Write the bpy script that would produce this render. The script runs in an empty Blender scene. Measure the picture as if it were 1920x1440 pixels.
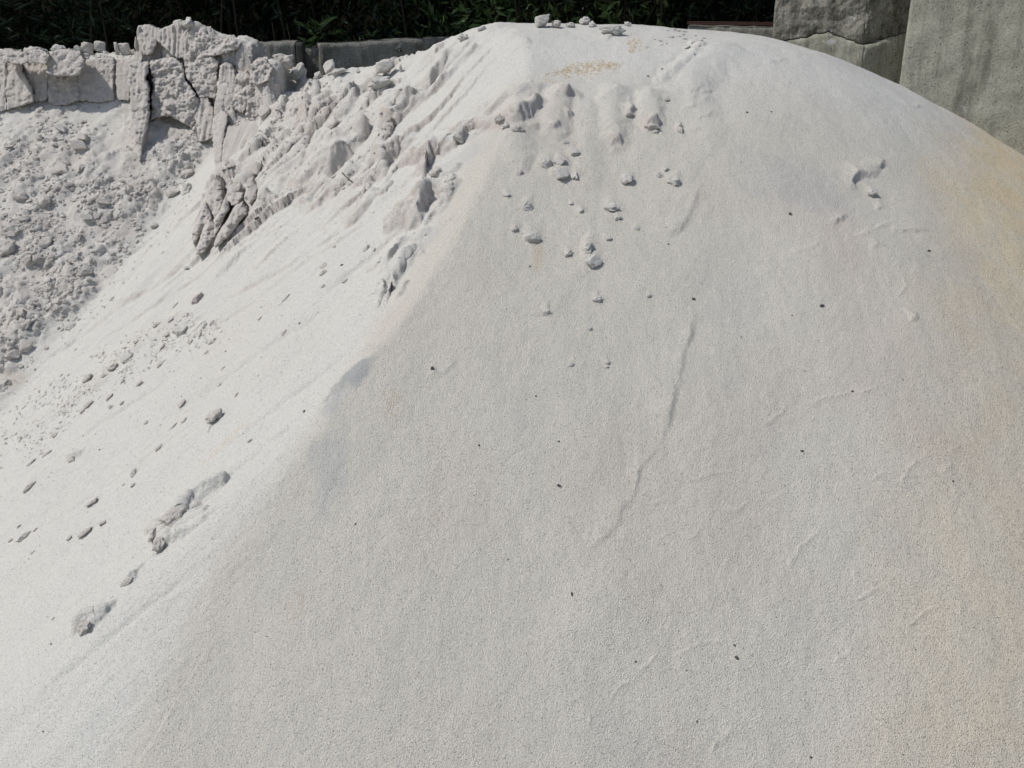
import bpy, bmesh, math, random
import numpy as np
from mathutils import Vector, Matrix, Euler

R = math.radians
random.seed(7)
rng = np.random.default_rng(11)
scene = bpy.context.scene
col = scene.collection

# ------------------------------------------------------------------ camera, sky, sun, exposure
CAMZ, PITCH, FPX = 1.65, R(19.5), 2100.0
cam_d = bpy.data.cameras.new('camera')
cam_d.sensor_width = 36.0
cam_d.lens = 36.0 * FPX / 1920.0
cam_d.clip_end = 400
cam_d.clip_start = 0.05
cam = bpy.data.objects.new('camera', cam_d)
cam.location = (0, 0, CAMZ)
cam.rotation_euler = (math.pi / 2 - PITCH, 0, 0)
col.objects.link(cam)
scene.camera = cam

SUN = Vector((-0.56, -0.12, 0.82)).normalized()
sun_el = math.asin(SUN.z)
sun_az = math.atan2(SUN.x, SUN.y)
world = bpy.data.worlds.new('World')
scene.world = world
world.use_nodes = True
wn = world.node_tree.nodes
wn.clear()
sky = wn.new('ShaderNodeTexSky')
sky.sky_type = 'NISHITA'
sky.sun_disc = False
sky.sun_elevation = sun_el
sky.sun_rotation = sun_az
sky.air_density = 1.0
sky.dust_density = 1.5
bg = wn.new('ShaderNodeBackground')
bg.inputs['Strength'].default_value = 0.108
wo = wn.new('ShaderNodeOutputWorld')
world.node_tree.links.new(sky.outputs[0], bg.inputs[0])
world.node_tree.links.new(bg.outputs[0], wo.inputs[0])

sd = bpy.data.lights.new('sun', 'SUN')
sd.energy = 2.97
sd.angle = R(0.55)
sd.color = (1.0, 0.972, 0.93)
so = bpy.data.objects.new('sun', sd)
so.rotation_euler = SUN.to_track_quat('Z', 'Y').to_euler()
so.location = SUN * 20
col.objects.link(so)

scene.view_settings.view_transform = 'Standard'
scene.view_settings.look = 'None'
scene.view_settings.gamma = 1.0
scene.view_settings.use_curve_mapping = False
scene.view_settings.exposure = 0.0
scene.cycles.max_bounces = 6
scene.cycles.diffuse_bounces = 4
scene.cycles.use_denoising = True

# ------------------------------------------------------------------ helpers
def tag(o, label=None, cat=None, group=None, kind=None):
    if label: o['label'] = label
    if cat: o['category'] = cat
    if group: o['group'] = group
    if kind: o['kind'] = kind
    return o

def link(name, me, mat=None, parent=None, smooth=False):
    o = bpy.data.objects.new(name, me)
    col.objects.link(o)
    if mat is not None and not me.materials:
        me.materials.append(mat)
    if parent is not None: o.parent = parent
    if smooth:
        me.polygons.foreach_set('use_smooth', np.ones(len(me.polygons), dtype=bool))
    return o

def empty(name, loc=(0, 0, 0)):
    o = bpy.data.objects.new(name, None)
    o.location = loc
    o.empty_display_size = .1
    col.objects.link(o)
    return o

# --- vectorised noise
def _h(*c):
    x = np.zeros_like(c[0], dtype=np.uint32)
    for k, v in zip((374761393, 668265263, 2246822519, 3266489917), c):
        x = x ^ (v.astype(np.uint32) * np.uint32(k))
        x = (x ^ (x >> np.uint32(13))) * np.uint32(1274126177)
        x = x ^ (x >> np.uint32(16))
    return (x & np.uint32(0xffffff)).astype(np.float32) / 16777216.0

def n2(x, y, seed=0):
    xi = np.floor(x).astype(np.int64); yi = np.floor(y).astype(np.int64)
    fx = (x - xi).astype(np.float32); fy = (y - yi).astype(np.float32)
    sx = fx * fx * fx * (fx * (fx * 6 - 15) + 10); sy = fy * fy * fy * (fy * (fy * 6 - 15) + 10)
    S = np.full_like(xi, seed)
    def g(a, b, dx, dy):
        t = _h(a, b, S) * 6.2831853
        return np.cos(t) * dx + np.sin(t) * dy
    a = g(xi, yi, fx, fy); b = g(xi + 1, yi, fx - 1, fy)
    c = g(xi, yi + 1, fx, fy - 1); d = g(xi + 1, yi + 1, fx - 1, fy - 1)
    return ((a + (b - a) * sx) * (1 - sy) + (c + (d - c) * sx) * sy) * 1.4

def fbm2(x, y, octv=4, seed=0, gain=.5):
    r, a = 0, 1.0
    for i in range(octv):
        r = r + a * n2(x, y, seed + i * 17)
        x = x * 2.03 + 5.1; y = y * 2.03 - 3.7; a *= gain
    return r

def n3(x, y, z, seed=0):
    xi = np.floor(x).astype(np.int64); yi = np.floor(y).astype(np.int64); zi = np.floor(z).astype(np.int64)
    fx = x - xi; fy = y - yi; fz = z - zi
    u = fx * fx * (3 - 2 * fx); v = fy * fy * (3 - 2 * fy); w = fz * fz * (3 - 2 * fz)
    S = np.full_like(xi, seed)
    def c(i, j, k): return _h(xi + i, yi + j, zi + k, S)
    a = c(0,0,0)*(1-u)+c(1,0,0)*u; b = c(0,1,0)*(1-u)+c(1,1,0)*u
    d = c(0,0,1)*(1-u)+c(1,0,1)*u; e = c(0,1,1)*(1-u)+c(1,1,1)*u
    return ((a*(1-v)+b*v)*(1-w)+(d*(1-v)+e*v)*w)*2-1

def lumps3(x, y, z, seed=0):
    """rounded lumps: 1 at a cell's centre, falling to 0 between cells; cells differ in size"""
    xi = np.floor(x).astype(np.int64); yi = np.floor(y).astype(np.int64); zi = np.floor(z).astype(np.int64)
    best = np.full(x.shape, -1.0)
    for i in (-1, 0, 1):
        for j in (-1, 0, 1):
            for k in (-1, 0, 1):
                a, b, c = xi + i, yi + j, zi + k
                S = np.full_like(xi, seed)
                px = a + _h(a, b, c, S); py = b + _h(a, b, c, S + 1); pz = c + _h(a, b, c, S + 2)
                rad = .45 + .75 * _h(a, b, c, S + 3)
                d2 = ((x - px) ** 2 + (y - py) ** 2 + (z - pz) ** 2) / rad ** 2
                best = np.maximum(best, (1 - d2) * rad)
    return np.sqrt(np.clip(best, 0, None))

def sstep(a, b, x):
    t = np.clip((x - a) / (b - a), 0, 1)
    return t * t * (3 - 2 * t)

def smin(a, b, k):
    h = np.clip(.5 + .5 * (b - a) / k, 0, 1)
    return b * (1 - h) + a * h - k * h * (1 - h)

def smax(a, b, k): return -smin(-a, -b, k)

# ------------------------------------------------------------------ the shape of the pile (plan x, y -> height)
sp, cp = math.sin(PITCH), math.cos(PITCH)
def ray(u, v):
    """plan slope s = x / y and vertical slope dz / dy of the sight line through a photo pixel"""
    up = (720.0 - v) / FPX; ri = (u - 960.0) / FPX
    dy = cp + up * sp
    return ri / dy, (-sp + up * cp) / dy

CR = np.array([(-4.5, 5.55, 1.36), (-2.6, 5.5, 1.37), (-1.95, 5.48, 1.40), (-1.7, 5.47, 1.41), (-1.42, 5.44, 1.44), (-1.28, 5.3, 1.43), (-1.12, 5.2, 1.375),
               (-.98, 5.12, 1.345), (-.8, 5.04, 1.285), (-.66, 4.99, 1.262), (-.54, 4.95, 1.258), (-.4, 4.88, 1.30), (-.285, 4.79, 1.36), (-.19, 4.68, 1.445), (-.127, 4.63, 1.51), (0., 4.62, 1.55), (.8, 4.62, 1.57), (3, 4.62, 1.6)])

def base(x, y, rough=True):
    cx = np.clip(x, -.12, .74)
    dx = x - cx; dy = y - (4.60 - .02 * (cx > 9))
    d = np.hypot(dx, dy)
    q = sstep(-.1, .9, -dy / (d + .05))
    q = q * sstep(0, 1.2, d)
    s = .665 + .09 * q; r = .88 - .10 * q
    F = 1.515 - s * (np.sqrt(d * d + r * r) - r)
    F = F - .03 * sstep(.3, .9, x) * sstep(.5, 0, np.abs(dy))
    L = 1.175 + .60 * (x + .18) + .41 * (y - 3.85) + .13 * sstep(3.3, 1.9, y)
    k = .012 + .15 * sstep(3.0, 2.1, y) ** 1.3 + .06 * sstep(4.2, 4.8, y)
    h = smin(F, L, k)
    R_ = 1.14 - .70 * (5.28 - y) + .06 * (x + 1.7)
    R_ = R_ - 2.0 * np.clip(x + .75, 0, None)
    h = smax(h, R_, .02)
    # cliffs along the dug-out left end
    low = h
    if rough:
        blk = np.floor(x * 8 + .8 * n2(x * 5, y * 0, 4)); zz0 = np.zeros_like(blk)
        fl = .004 * n2(x * 40, y * 12, 5) + .004 * n2(x * 90, y * 20, 6) * sstep(-.1, .4, n2(x * 4, y * 2, 8)) + .014 * n2(x * 7, y * 3, 7) + .030 * (_h(blk.astype(np.int64), zz0.astype(np.int64), zz0.astype(np.int64)) - .5)
        fl2 = .012 * n2(x * 12, y * 3, 15) + .012 * n2(x * 62, y * 5, 16) * sstep(-.1, .3, n2(x * 6 + 2, y * 0, 17)) + .004 * n2(x * 120, y * 20, 18)
    else:
        fl = fl2 = 0
    yc = np.interp(x, CLIFF[:, 0], CLIFF[:, 1]) + fl - .012
    t1 = np.interp(x, TOP1[:, 0], TOP1[:, 1])
    slope_in = np.clip(y - yc, 0, .6)
    t1 = t1 + .10 * slope_in
    if rough:
        t1 = t1 + .016 * fbm2(x * 11, y * 11, 3, 21)
    wd = np.interp(x, WIDE[:, 0], WIDE[:, 1])
    if rough:
        w1 = np.clip(.62 + .3 * n2(x * 5, y * 2, 9), .3, 1); off = np.clip(.035 + .05 * n2(x * 6, y * 6, 10), 0, .1)
    else: w1, off = 1.0, 0.0
    S1 = w1 * sstep(-.01, wd, y - yc) + (1 - w1) * sstep(-.01 + off, wd + off, y - yc)
    top = np.maximum(t1, low)
    h = low + (top - low) * S1
    yc2 = np.interp(x, CLIFF2[:, 0], CLIFF2[:, 1]) + fl2
    t2 = np.interp(x, TOP2[:, 0], TOP2[:, 1]) + (0.012 * fbm2(x * 14, y * 14, 3, 31) if rough else 0)
    S2 = sstep(-.015, .03, y - yc2)
    h = h + (np.maximum(t2, h) - h) * S2
    # back of the pile and the ground
    zc = np.interp(x, CR[:, 0], CR[:, 2]); ycr = np.interp(x, CR[:, 0], CR[:, 1])
    zc = zc + .12 * np.interp(x, [-1.6, -1.45, -1.2, -1.1], [0, 1, 1, 0])
    back = zc + .02 - .67 * (y - ycr)
    h = smin(h, back, .05)
    h = smax(h, np.full_like(h, -.45), .12)
    return h

# cliff foot: photo pixels are read once on the slope below, giving plan positions
WIDE = np.array([(-2.2, .035), (-1.82, .05), (-1.78, .05), (-1.70, .05), (-1.66, .17), (-1.45, .17), (-1.40, .05), (-1.30, .06), (-1.2, .13), (-.9, .13)])
CLIFF = np.array([(-9., 50.), (9., 50.)]); CLIFF2 = CLIFF.copy(); TOP1 = np.array([(-9., 0.), (9., 0.)]); TOP2 = TOP1.copy()
YS = np.linspace(1.0, 6.2, 2600)
def W0(u, v, fn):
    s, g = ray(u, v)
    H = fn(s * YS, YS, False)
    zr = CAMZ + g * YS
    i = np.argmax(H >= zr)
    if not (H >= zr).any():
        i = int(np.argmin(np.where(YS > 3.5, zr - H, 9)))
    return s * YS[i], YS[i], H[i]

feet = [(-60,196),(0,194),(60,186),(118,180),(170,180),(216,178),(250,184),(285,205),(300,214),(330,216),(362,208),(385,215),(402,215),(413,250),(424,252),(445,245),(470,232),(500,222),(520,200),(545,180),(575,150)]
pts = [W0(u, v, base)[:2] for u, v in feet]
CLx = [(-6.0, 5.35), (-3.0, 5.28)] + pts + [(-.70, 5.2), (.5, 9.0)]
CLIFF_ = np.array(sorted(CLx))
tops = [(-60,112),(0,118),(60,112),(95,108),(150,118),(215,112),(245,116),(265,122),(285,122),(330,118),(372,118),(392,150),(402,165),(408,160),(424,160),(450,160),(475,150),(500,140),(540,135),(575,135)]
tp = []
for u, v in tops:
    s, g = ray(u, v)
    y_ = 5.2
    for _ in range(6):
        y_ = np.interp(s * y_, CLIFF_[:, 0], CLIFF_[:, 1]) + .02
    tp.append((s * y_, CAMZ + g * y_))
TOP1 = np.array(sorted([(-6, 1.33), (-3, 1.33)] + tp + [(-.6, 1.2), (.5, 0.)]))
CLIFF = CLIFF_
f2 = [(255,5.40),(262,5.36),(300,5.38),(318,5.37),(352,5.33),(372,5.31),(380,5.29),(430,5.28),(470,5.24)]
CLIFF2 = np.array([(-6., 5.9), (ray(250, 80)[0] * 5.42, 5.9)] + [(ray(u, 80)[0] * y, y) for u, y in f2] + [(ray(500, 90)[0] * 5.3, 5.9), (3, 9.)])
t2v = [(262,50),(300,50),(318,47),(335,42),(362,46),(385,62),(410,70),(450,78),(480,84)]
TOP2 = np.array([(-6., 1.3)] + [(ray(u, 80)[0] * 5.35, CAMZ + ray(u, v)[1] * 5.36 + .0) for u, v in t2v] + [(-1.0, 1.3), (3, .5)])

def plan(u, v):
    x, y, z = W0(u, v, base); return x, y
def mpp(u, v):
    x, y, z = W0(u, v, base)
    return (y * cp - (z - CAMZ) * sp) / FPX

def seg_dist(x, y, P):
    """distance to a polyline, right-hand signed distance, and running length parameter 0..1"""
    P = np.asarray(P, float)
    best = np.full(x.shape, 1e9); side = np.zeros(x.shape); par = np.zeros(x.shape)
    L = np.r_[0, np.cumsum(np.hypot(*(P[1:] - P[:-1]).T))]
    for i in range(len(P) - 1):
        a, b = P[i], P[i + 1]; e = b - a; l2 = (e ** 2).sum() + 1e-12
        t = np.clip(((x - a[0]) * e[0] + (y - a[1]) * e[1]) / l2, 0, 1)
        qx = x - a[0] - t * e[0]; qy = y - a[1] - t * e[1]
        d = np.hypot(qx, qy); m = d < best
        best = np.where(m, d, best)
        side = np.where(m, -np.sign(e[0] * qy - e[1] * qx + 1e-15), side)
        par = np.where(m, (L[i] + t * (L[i + 1] - L[i])) / L[-1], par)
    return best, side * best, par

# features: lists of photo points read once on the bare slope and kept as plan polylines
# scarp: (points from upper right to lower left, height m, upslope decay px, jag)   ground stands higher on the upper-left side
SCARPS = [
 ([(735,152),(715,168),(692,174),(672,188),(664,205),(655,222),(642,236)], .050, 60, .3),
 ([(676,232),(688,240),(684,256),(670,276),(655,294),(636,316),(618,336),(600,356)], .060, 42, .15),
 ([(566,330),(590,300),(612,268),(620,255)], .014, 30, .3),
 ([(786,200),(770,206),(758,214),(742,240),(728,242),(712,236)], .045, 38, .5),
 ([(846,100),(843,116),(832,132),(818,150),(806,168),(792,180),(768,206),(754,226),(736,246)], .035, 26, .6),
 ([(744,270),(746,284),(738,298),(722,308),(726,322),(720,338),(706,348)], .042, 34, .5),
 ([(706,345),(696,352),(690,364),(676,368)], .035, 22, .6),
 ([(735,342),(732,356),(720,368),(704,378),(676,412),(650,432)], .020, 24, .3),
 ([(873,236),(866,250),(848,262),(838,272),(822,286),(808,296),(804,308),(786,305),(762,310),(748,316)], .050, 40, .7),
 ([(853,330),(848,346),(840,352)], .030, 20, .4),
 ([(803,352),(800,372),(798,392),(792,412),(786,424),(774,432),(756,428),(738,432),(728,418)], .060, 34, .6),
 ([(846,378),(830,388),(818,404),(802,420),(790,432)], .018, 16, .6),
 ([(762,455),(752,462),(742,476),(732,498),(727,512)], .034, 16, .4),
 ([(782,462),(770,480),(756,500),(748,520),(738,540),(728,542)], .040, 22, .7),
 ([(797,470),(790,480),(782,483)], .018, 10, .5),
 ([(768,530),(758,540),(753,554)], .020, 10, .5),
 ([(716,528),(722,548),(714,566),(706,566)], .024, 12, .5),
 ([(720,480),(706,502),(690,512)], .016, 14, .5),
 ([(592,172),(600,190),(596,212)], .030, 26, .4),
 ([(575,205),(582,222),(578,240),(560,246)], .040, 24, .5),
 ([(535,190),(530,214),(514,224)], .040, 20, .5),
 ([(505,235),(512,256),(498,276)], .045, 22, .5),
 ([(548,262),(532,276),(518,290),(514,296)], .030, 18, .7),
 ([(610,240),(596,258),(570,262),(556,280),(540,296)], .022, 16, .6),
 ([(505,365),(498,380),(482,386)], .014, 16, .7),
 ([(540,420),(524,430),(500,444),(480,462),(448,484),(438,490)], .006, 14, 1.0),
 ([(1015,182),(1005,204),(985,216),(972,232),(960,240)], .030, 26, .3),
 ([(968,238),(940,242),(915,240),(884,245),(868,258),(856,268)], .018, 22, .6),
 ([(1180,195),(1188,208),(1180,218),(1172,220)], .020, 18, .2),
 ([(1222,225),(1234,236),(1228,246),(1208,242)], .020, 18, .3),
 ([(1274,235),(1279,246),(1266,248)], .014, 14, .3),
 ([(1078,178),(1066,184),(1045,180)], .020, 20, .4),
 ([(1054,236),(1046,246),(1028,246)], .020, 20, .4),
 ([(1166,258),(1162,266),(1146,268)], .016, 18, .4),
 ([(1076,210),(1068,222),(1060,222)], .016, 16, .4),
 ([(1320,170),(1300,176),(1290,178)], .008, 8, .5),
 ([(1345,172),(1322,178),(1308,178)], .008, 8, .5),
 ([(1308,183),(1300,190),(1292,188)], .008, 8, .4),
 ([(1330,190),(1318,195),(1310,194)], .008, 8, .4),
 ([(1310,203),(1290,209),(1274,208)], .010, 8, .4),
 ([(1336,216),(1326,226),(1312,226),(1300,228)], .010, 8, .4),
 ([(1316,244),(1298,250),(1284,250)], .008, 8, .4),
 ([(1356,226),(1346,234)], .006, 6, .4),
 ([(1330,84),(1322,90),(1300,94),(1284,92)], .010, 8, .5),
 ([(1160,54),(1150,62),(1136,58),(1124,58)], .014, 20, .4),
 # slump line down the front
 ([(1316,345),(1306,372),(1296,398),(1282,424),(1266,442),(1262,452)], .0075, 50, .4),
 ([(1306,560),(1304,590),(1298,620),(1290,650),(1282,690),(1272,730),(1264,770),(1254,805),(1236,835)], .0068, 46, .8),
 ([(1240,830),(1222,852),(1208,872),(1196,905),(1188,928),(1176,952),(1162,974),(1146,1000),(1128,1022),(1106,1044)], .006, 30, .8),
 # small cracks and dents upper right
 ([(1660,300),(1656,312),(1644,322),(1632,330),(1612,332),(1602,342),(1598,360)], .018, 24, .7),
 ([(1648,352),(1640,364),(1624,364)], .006, 12, .3),
 ([(1480,112),(1462,118),(1444,120),(1430,116)], .006, 14, .3),
 ([(1728,196),(1716,203),(1700,196),(1690,190),(1676,184)], .008, 12, .3),
 ([(1486,220),(1476,224),(1458,220)], .005, 8, .3),
 ([(1590,400),(1580,410),(1560,414)], .007, 12, .4),
 ([(1740,432),(1716,438),(1690,434),(1672,440)], .008, 14, .8), ([(1665,384),(1650,392),(1640,388)], .010, 12, .7), ([(1588,398),(1578,412),(1560,418),(1548,414)], .010, 14, .7), ([(1650,456),(1636,468)], .008, 10, .3),
 ([(1722,598),(1712,612),(1704,612)], .009, 16, .2),
 ([(822,690),(812,698),(804,694)], .012, 14, .2),
 ([(860,676),(840,690),(826,700),(812,708)], .006, 14, .4),
 # lower left tails behind the big clods
 ([(426,906),(400,918),(378,932),(364,944),(352,962),(338,978),(318,982)], .022, 18, .8),
 ([(420,950),(380,984),(356,1000),(330,1014),(308,1024),(296,1020)], .020, 18, .8),
 ([(262,1072),(252,1092),(232,1100)], .014, 18, .8),
 ([(206,1150),(186,1174),(160,1190),(146,1190),(140,1168)], .016, 18, .9),
 ([(520,790),(500,806),(478,826)], .005, 10, .3),
 ([(690,658),(668,668),(640,688),(612,712)], .006, 12, .2),
 ([(619,742),(612,752),(600,758)], .008, 12, .2),
 ([(580,742),(570,752),(564,756)], .008, 8, .2),
 ([(325,800),(316,812),(312,806)], .01, 8, .3),
 ([(297,812),(284,832),(266,848),(260,842)], .010, 12, .3),
 ([(412,770),(402,790),(386,788)], .018, 14, .6),
 ([(166,832),(150,856),(128,866),(120,862)], .014, 12, .3),
]
# lobe: (points, radius px at start, at end, height m)
LOBES = [
 ([(950,180),(975,300)], 34, 26, .014), ([(1050,175),(1040,240)], 26, 24, .018), ([(1150,175),(1155,258)], 26, 24, .016), ([(1218,180),(1224,232)], 22, 20, .016), ([(1100,200),(1105,330)], 20, 26, .008),
 ([(1300,160),(1330,250)], 30, 30, .008), ([(1000,160),(880,240)], 16, 16, .014),
 ([(600,160),(560,230),(520,300)], 30, 40, .030),
 ([(640,150),(600,220),(560,290),(500,360)], 26, 34, .022),
 ([(650,250),(610,300),(570,340)], 34, 26, .045),
 ([(700,270),(650,330),(600,380)], 20, 16, .022),
 ([(760,270),(700,310)], 22, 26, .02),
 ([(585,360),(620,320),(650,300)], 9, 8, .018),
 ([(575,378),(612,345)], 8, 7, .016),
 ([(470,300),(430,330)], 30, 34, .05),
 ([(480,170),(440,240)], 26, 30, .04),
 ([(520,130),(560,140)], 26, 20, .03),
 ([(575,240),(590,230)], 16, 16, .03),
 ([(862,262),(842,276)], 14, 18, .030),
 ([(820,170),(780,205)], 13, 10, .025),
 ([(885,95),(830,160)], 10, 12, .020),
 ([(1012,190),(975,225)], 10, 10, .012),
 ([(905,200),(870,240)], 12, 12, .012),
 ([(950,180),(920,215)], 14, 12, .010),
 ([(1050,175),(1080,180)], 18, 14, .010),
 ([(800,360),(775,400)], 22, 24, .03),
 ([(830,350),(835,370)], 10, 12, .018),
 ([(800,385),(740,440)], 14, 12, .012),
 ([(750,490),(730,530)], 10, 10, .014),
 ([(790,440),(760,450)], 14, 14, .012),
 ([(660,420),(700,370)], 8, 12, .012),
 ([(340,960),(420,905)], 16, 8, .018),
 ([(310,1000),(380,965)], 14, 8, .014),
 ([(150,1180),(210,1140)], 16, 9, .014),
 ([(240,1090),(262,1070)], 9, 8, .010),
 ([(1300,100),(1240,145)], 12, 14, .012),
 ([(1350,90),(1310,150)], 40, 36, .012),
]
# groove: (points, depth m, width px)
GROOVES = [
 ([(480, 420), (250, 560), (60, 690)], 0.01, 9),
 ([(560, 400), (330, 540), (120, 690)], 0.007, 7),
 ([(700, 400), (560, 490), (430, 560), (300, 640)], 0.009, 8),
 ([(640, 560), (480, 670), (300, 790)], 0.009, 10),
 ([(700, 620), (540, 750), (420, 850)], 0.007, 8),
 ([(340, 380), (240, 520), (100, 680)], 0.008, 8),
 ([(420, 480), (250, 600), (90, 720)], 0.006, 6),
 ([(620, 460), (470, 570), (350, 640)], 0.007, 7),
 ([(330, 700), (180, 800), (20, 910)], 0.007, 9),
 ([(420, 760), (240, 880), (60, 1010)], 0.006, 8),
 ([(500, 850), (380, 950), (200, 1090), (60, 1200)], 0.007, 9),
 ([(380, 1060), (240, 1170), (90, 1300)], 0.006, 9),
 ([(560, 790), (450, 880), (400, 930)], 0.008, 9),
 ([(740, 440), (680, 490), (600, 560)], 0.01, 8),
 ([(690, 420), (600, 480), (520, 540)], 0.008, 6),
 ([(1195, 1265), (1220, 1245), (1235, 1228)], -.0026, 3.2),
 ([(1258, 1237), (1290, 1222), (1310, 1207), (1345, 1203), (1372, 1206)], -.0026, 3.2),
 ([(1140, 1316), (1165, 1293), (1195, 1280)], -.0026, 3.2),
 ([(1100, 1370), (1108, 1345), (1130, 1345)], -.0026, 3.2),
 ([(1065, 1320), (1095, 1312)], -.0026, 3.2),
 ([(1300, 900), (1330, 888), (1380, 880)], -.0026, 3.2),
 ([(1220, 948), (1255, 932)], -.0026, 3.2),
 ([(1360, 955), (1385, 950), (1410, 932)], -.0026, 3.2),
 ([(1230, 1012), (1255, 1002), (1300, 1007), (1315, 995)], -.0026, 3.2),
 ([(1515, 760), (1540, 748), (1580, 742), (1620, 740), (1650, 730)], -.0026, 3.2),
 ([(1440, 930), (1475, 915)], -.0026, 3.2),
 ([(1630, 903), (1650, 888), (1665, 885)], -.0026, 3.2),
 ([(1690, 905), (1705, 880), (1722, 862)], -.0026, 3.2),
 ([(1770, 890), (1785, 875)], -.0026, 3.2),
 ([(1780, 850), (1800, 842)], -.0026, 3.2),
 ([(1480, 1060), (1500, 1020), (1540, 985)], -.0026, 3.2),
 ([(1575, 430), (1600, 445), (1650, 425), (1700, 412)], -.0026, 3.2),
 ([(1480, 470), (1500, 468), (1540, 455)], -.0026, 3.2),
 ([(1690, 520), (1700, 540), (1685, 560)], -.0026, 3.2),
 ([(1330, 1420), (1345, 1390), (1380, 1370)], -.0026, 3.2),
 ([(1600, 1130), (1640, 1105), (1660, 1100)], -.0026, 3.2),
 ([(1560, 1240), (1600, 1215)], -.0026, 3.2),
 ([(1700, 1180), (1730, 1150), (1760, 1140)], -.0026, 3.2),
 ([(1420, 800), (1450, 790), (1475, 760)], -.0026, 3.2),
 ([(1230,150),(1260,120),(1300,100)], .006, 12),
 ([(1150,180),(1190,230),(1150,300)], .008, 26),
 ([(1245,150),(1180,170)], .006, 20),
 ([(960,170),(900,215),(880,240)], .006, 14),
 ([(620,230),(560,300),(500,350)], .012, 6),
 ([(595,245),(575,290),(560,325)], .012, 5),
]
# crumbly areas: capsule (u1,v1,u2,v2,radius px), lump height m
CRUMBLE = [
 (0,230,200,230,40,.45),(0,330,230,320,90,.9),(0,450,180,400,90,1),(0,560,120,500,80,1),(0,650,40,600,60,1),(200,690,320,610,26,.35),(60,800,190,715,26,.3),(580,200,700,230,60,.42),(520,300,640,330,50,.4),(700,230,760,330,45,.4),(640,350,700,400,40,.3),(520,180,560,240,40,.5),(780,180,840,120,22,.3),(860,260,1000,230,16,.3),(280,250,360,240,55,1.1),
 (250,340,330,290,45,1.2),(220,420,260,380,45,1),(120,560,180,510,40,1),(300,170,370,170,45,1.0),(390,120,410,150,40,1.0),(300,90,330,95,14,.3),(400,90,500,110,26,.8),
 (0,110,240,100,22,.5),(0,150,240,150,34,.28),(440,150,520,180,36,.6),(430,200,480,230,30,.5),(470,290,500,320,26,.5),(420,360,470,340,24,.6),(500,380,470,400,16,.6),
 (760,170,740,220,14,.45),(790,300,840,270,16,.4),(740,420,800,400,22,.5),(830,390,850,350,14,.5),(820,330,850,320,14,.4),(760,500,780,470,14,.5),(730,545,715,560,10,.4),
 (690,340,740,320,22,.3),(290,985,360,960,20,.4),(300,1010,310,1020,14,.4),(150,1180,190,1160,14,.35),(1300,80,1310,90,10,.3),(560,380,600,400,14,.3),
]
FIN = [([(412,352),(400,380),(388,410),(376,440)], 22, 12, .035), ([(452,360),(445,392),(425,425)], 22, 14, .03)]
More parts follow.
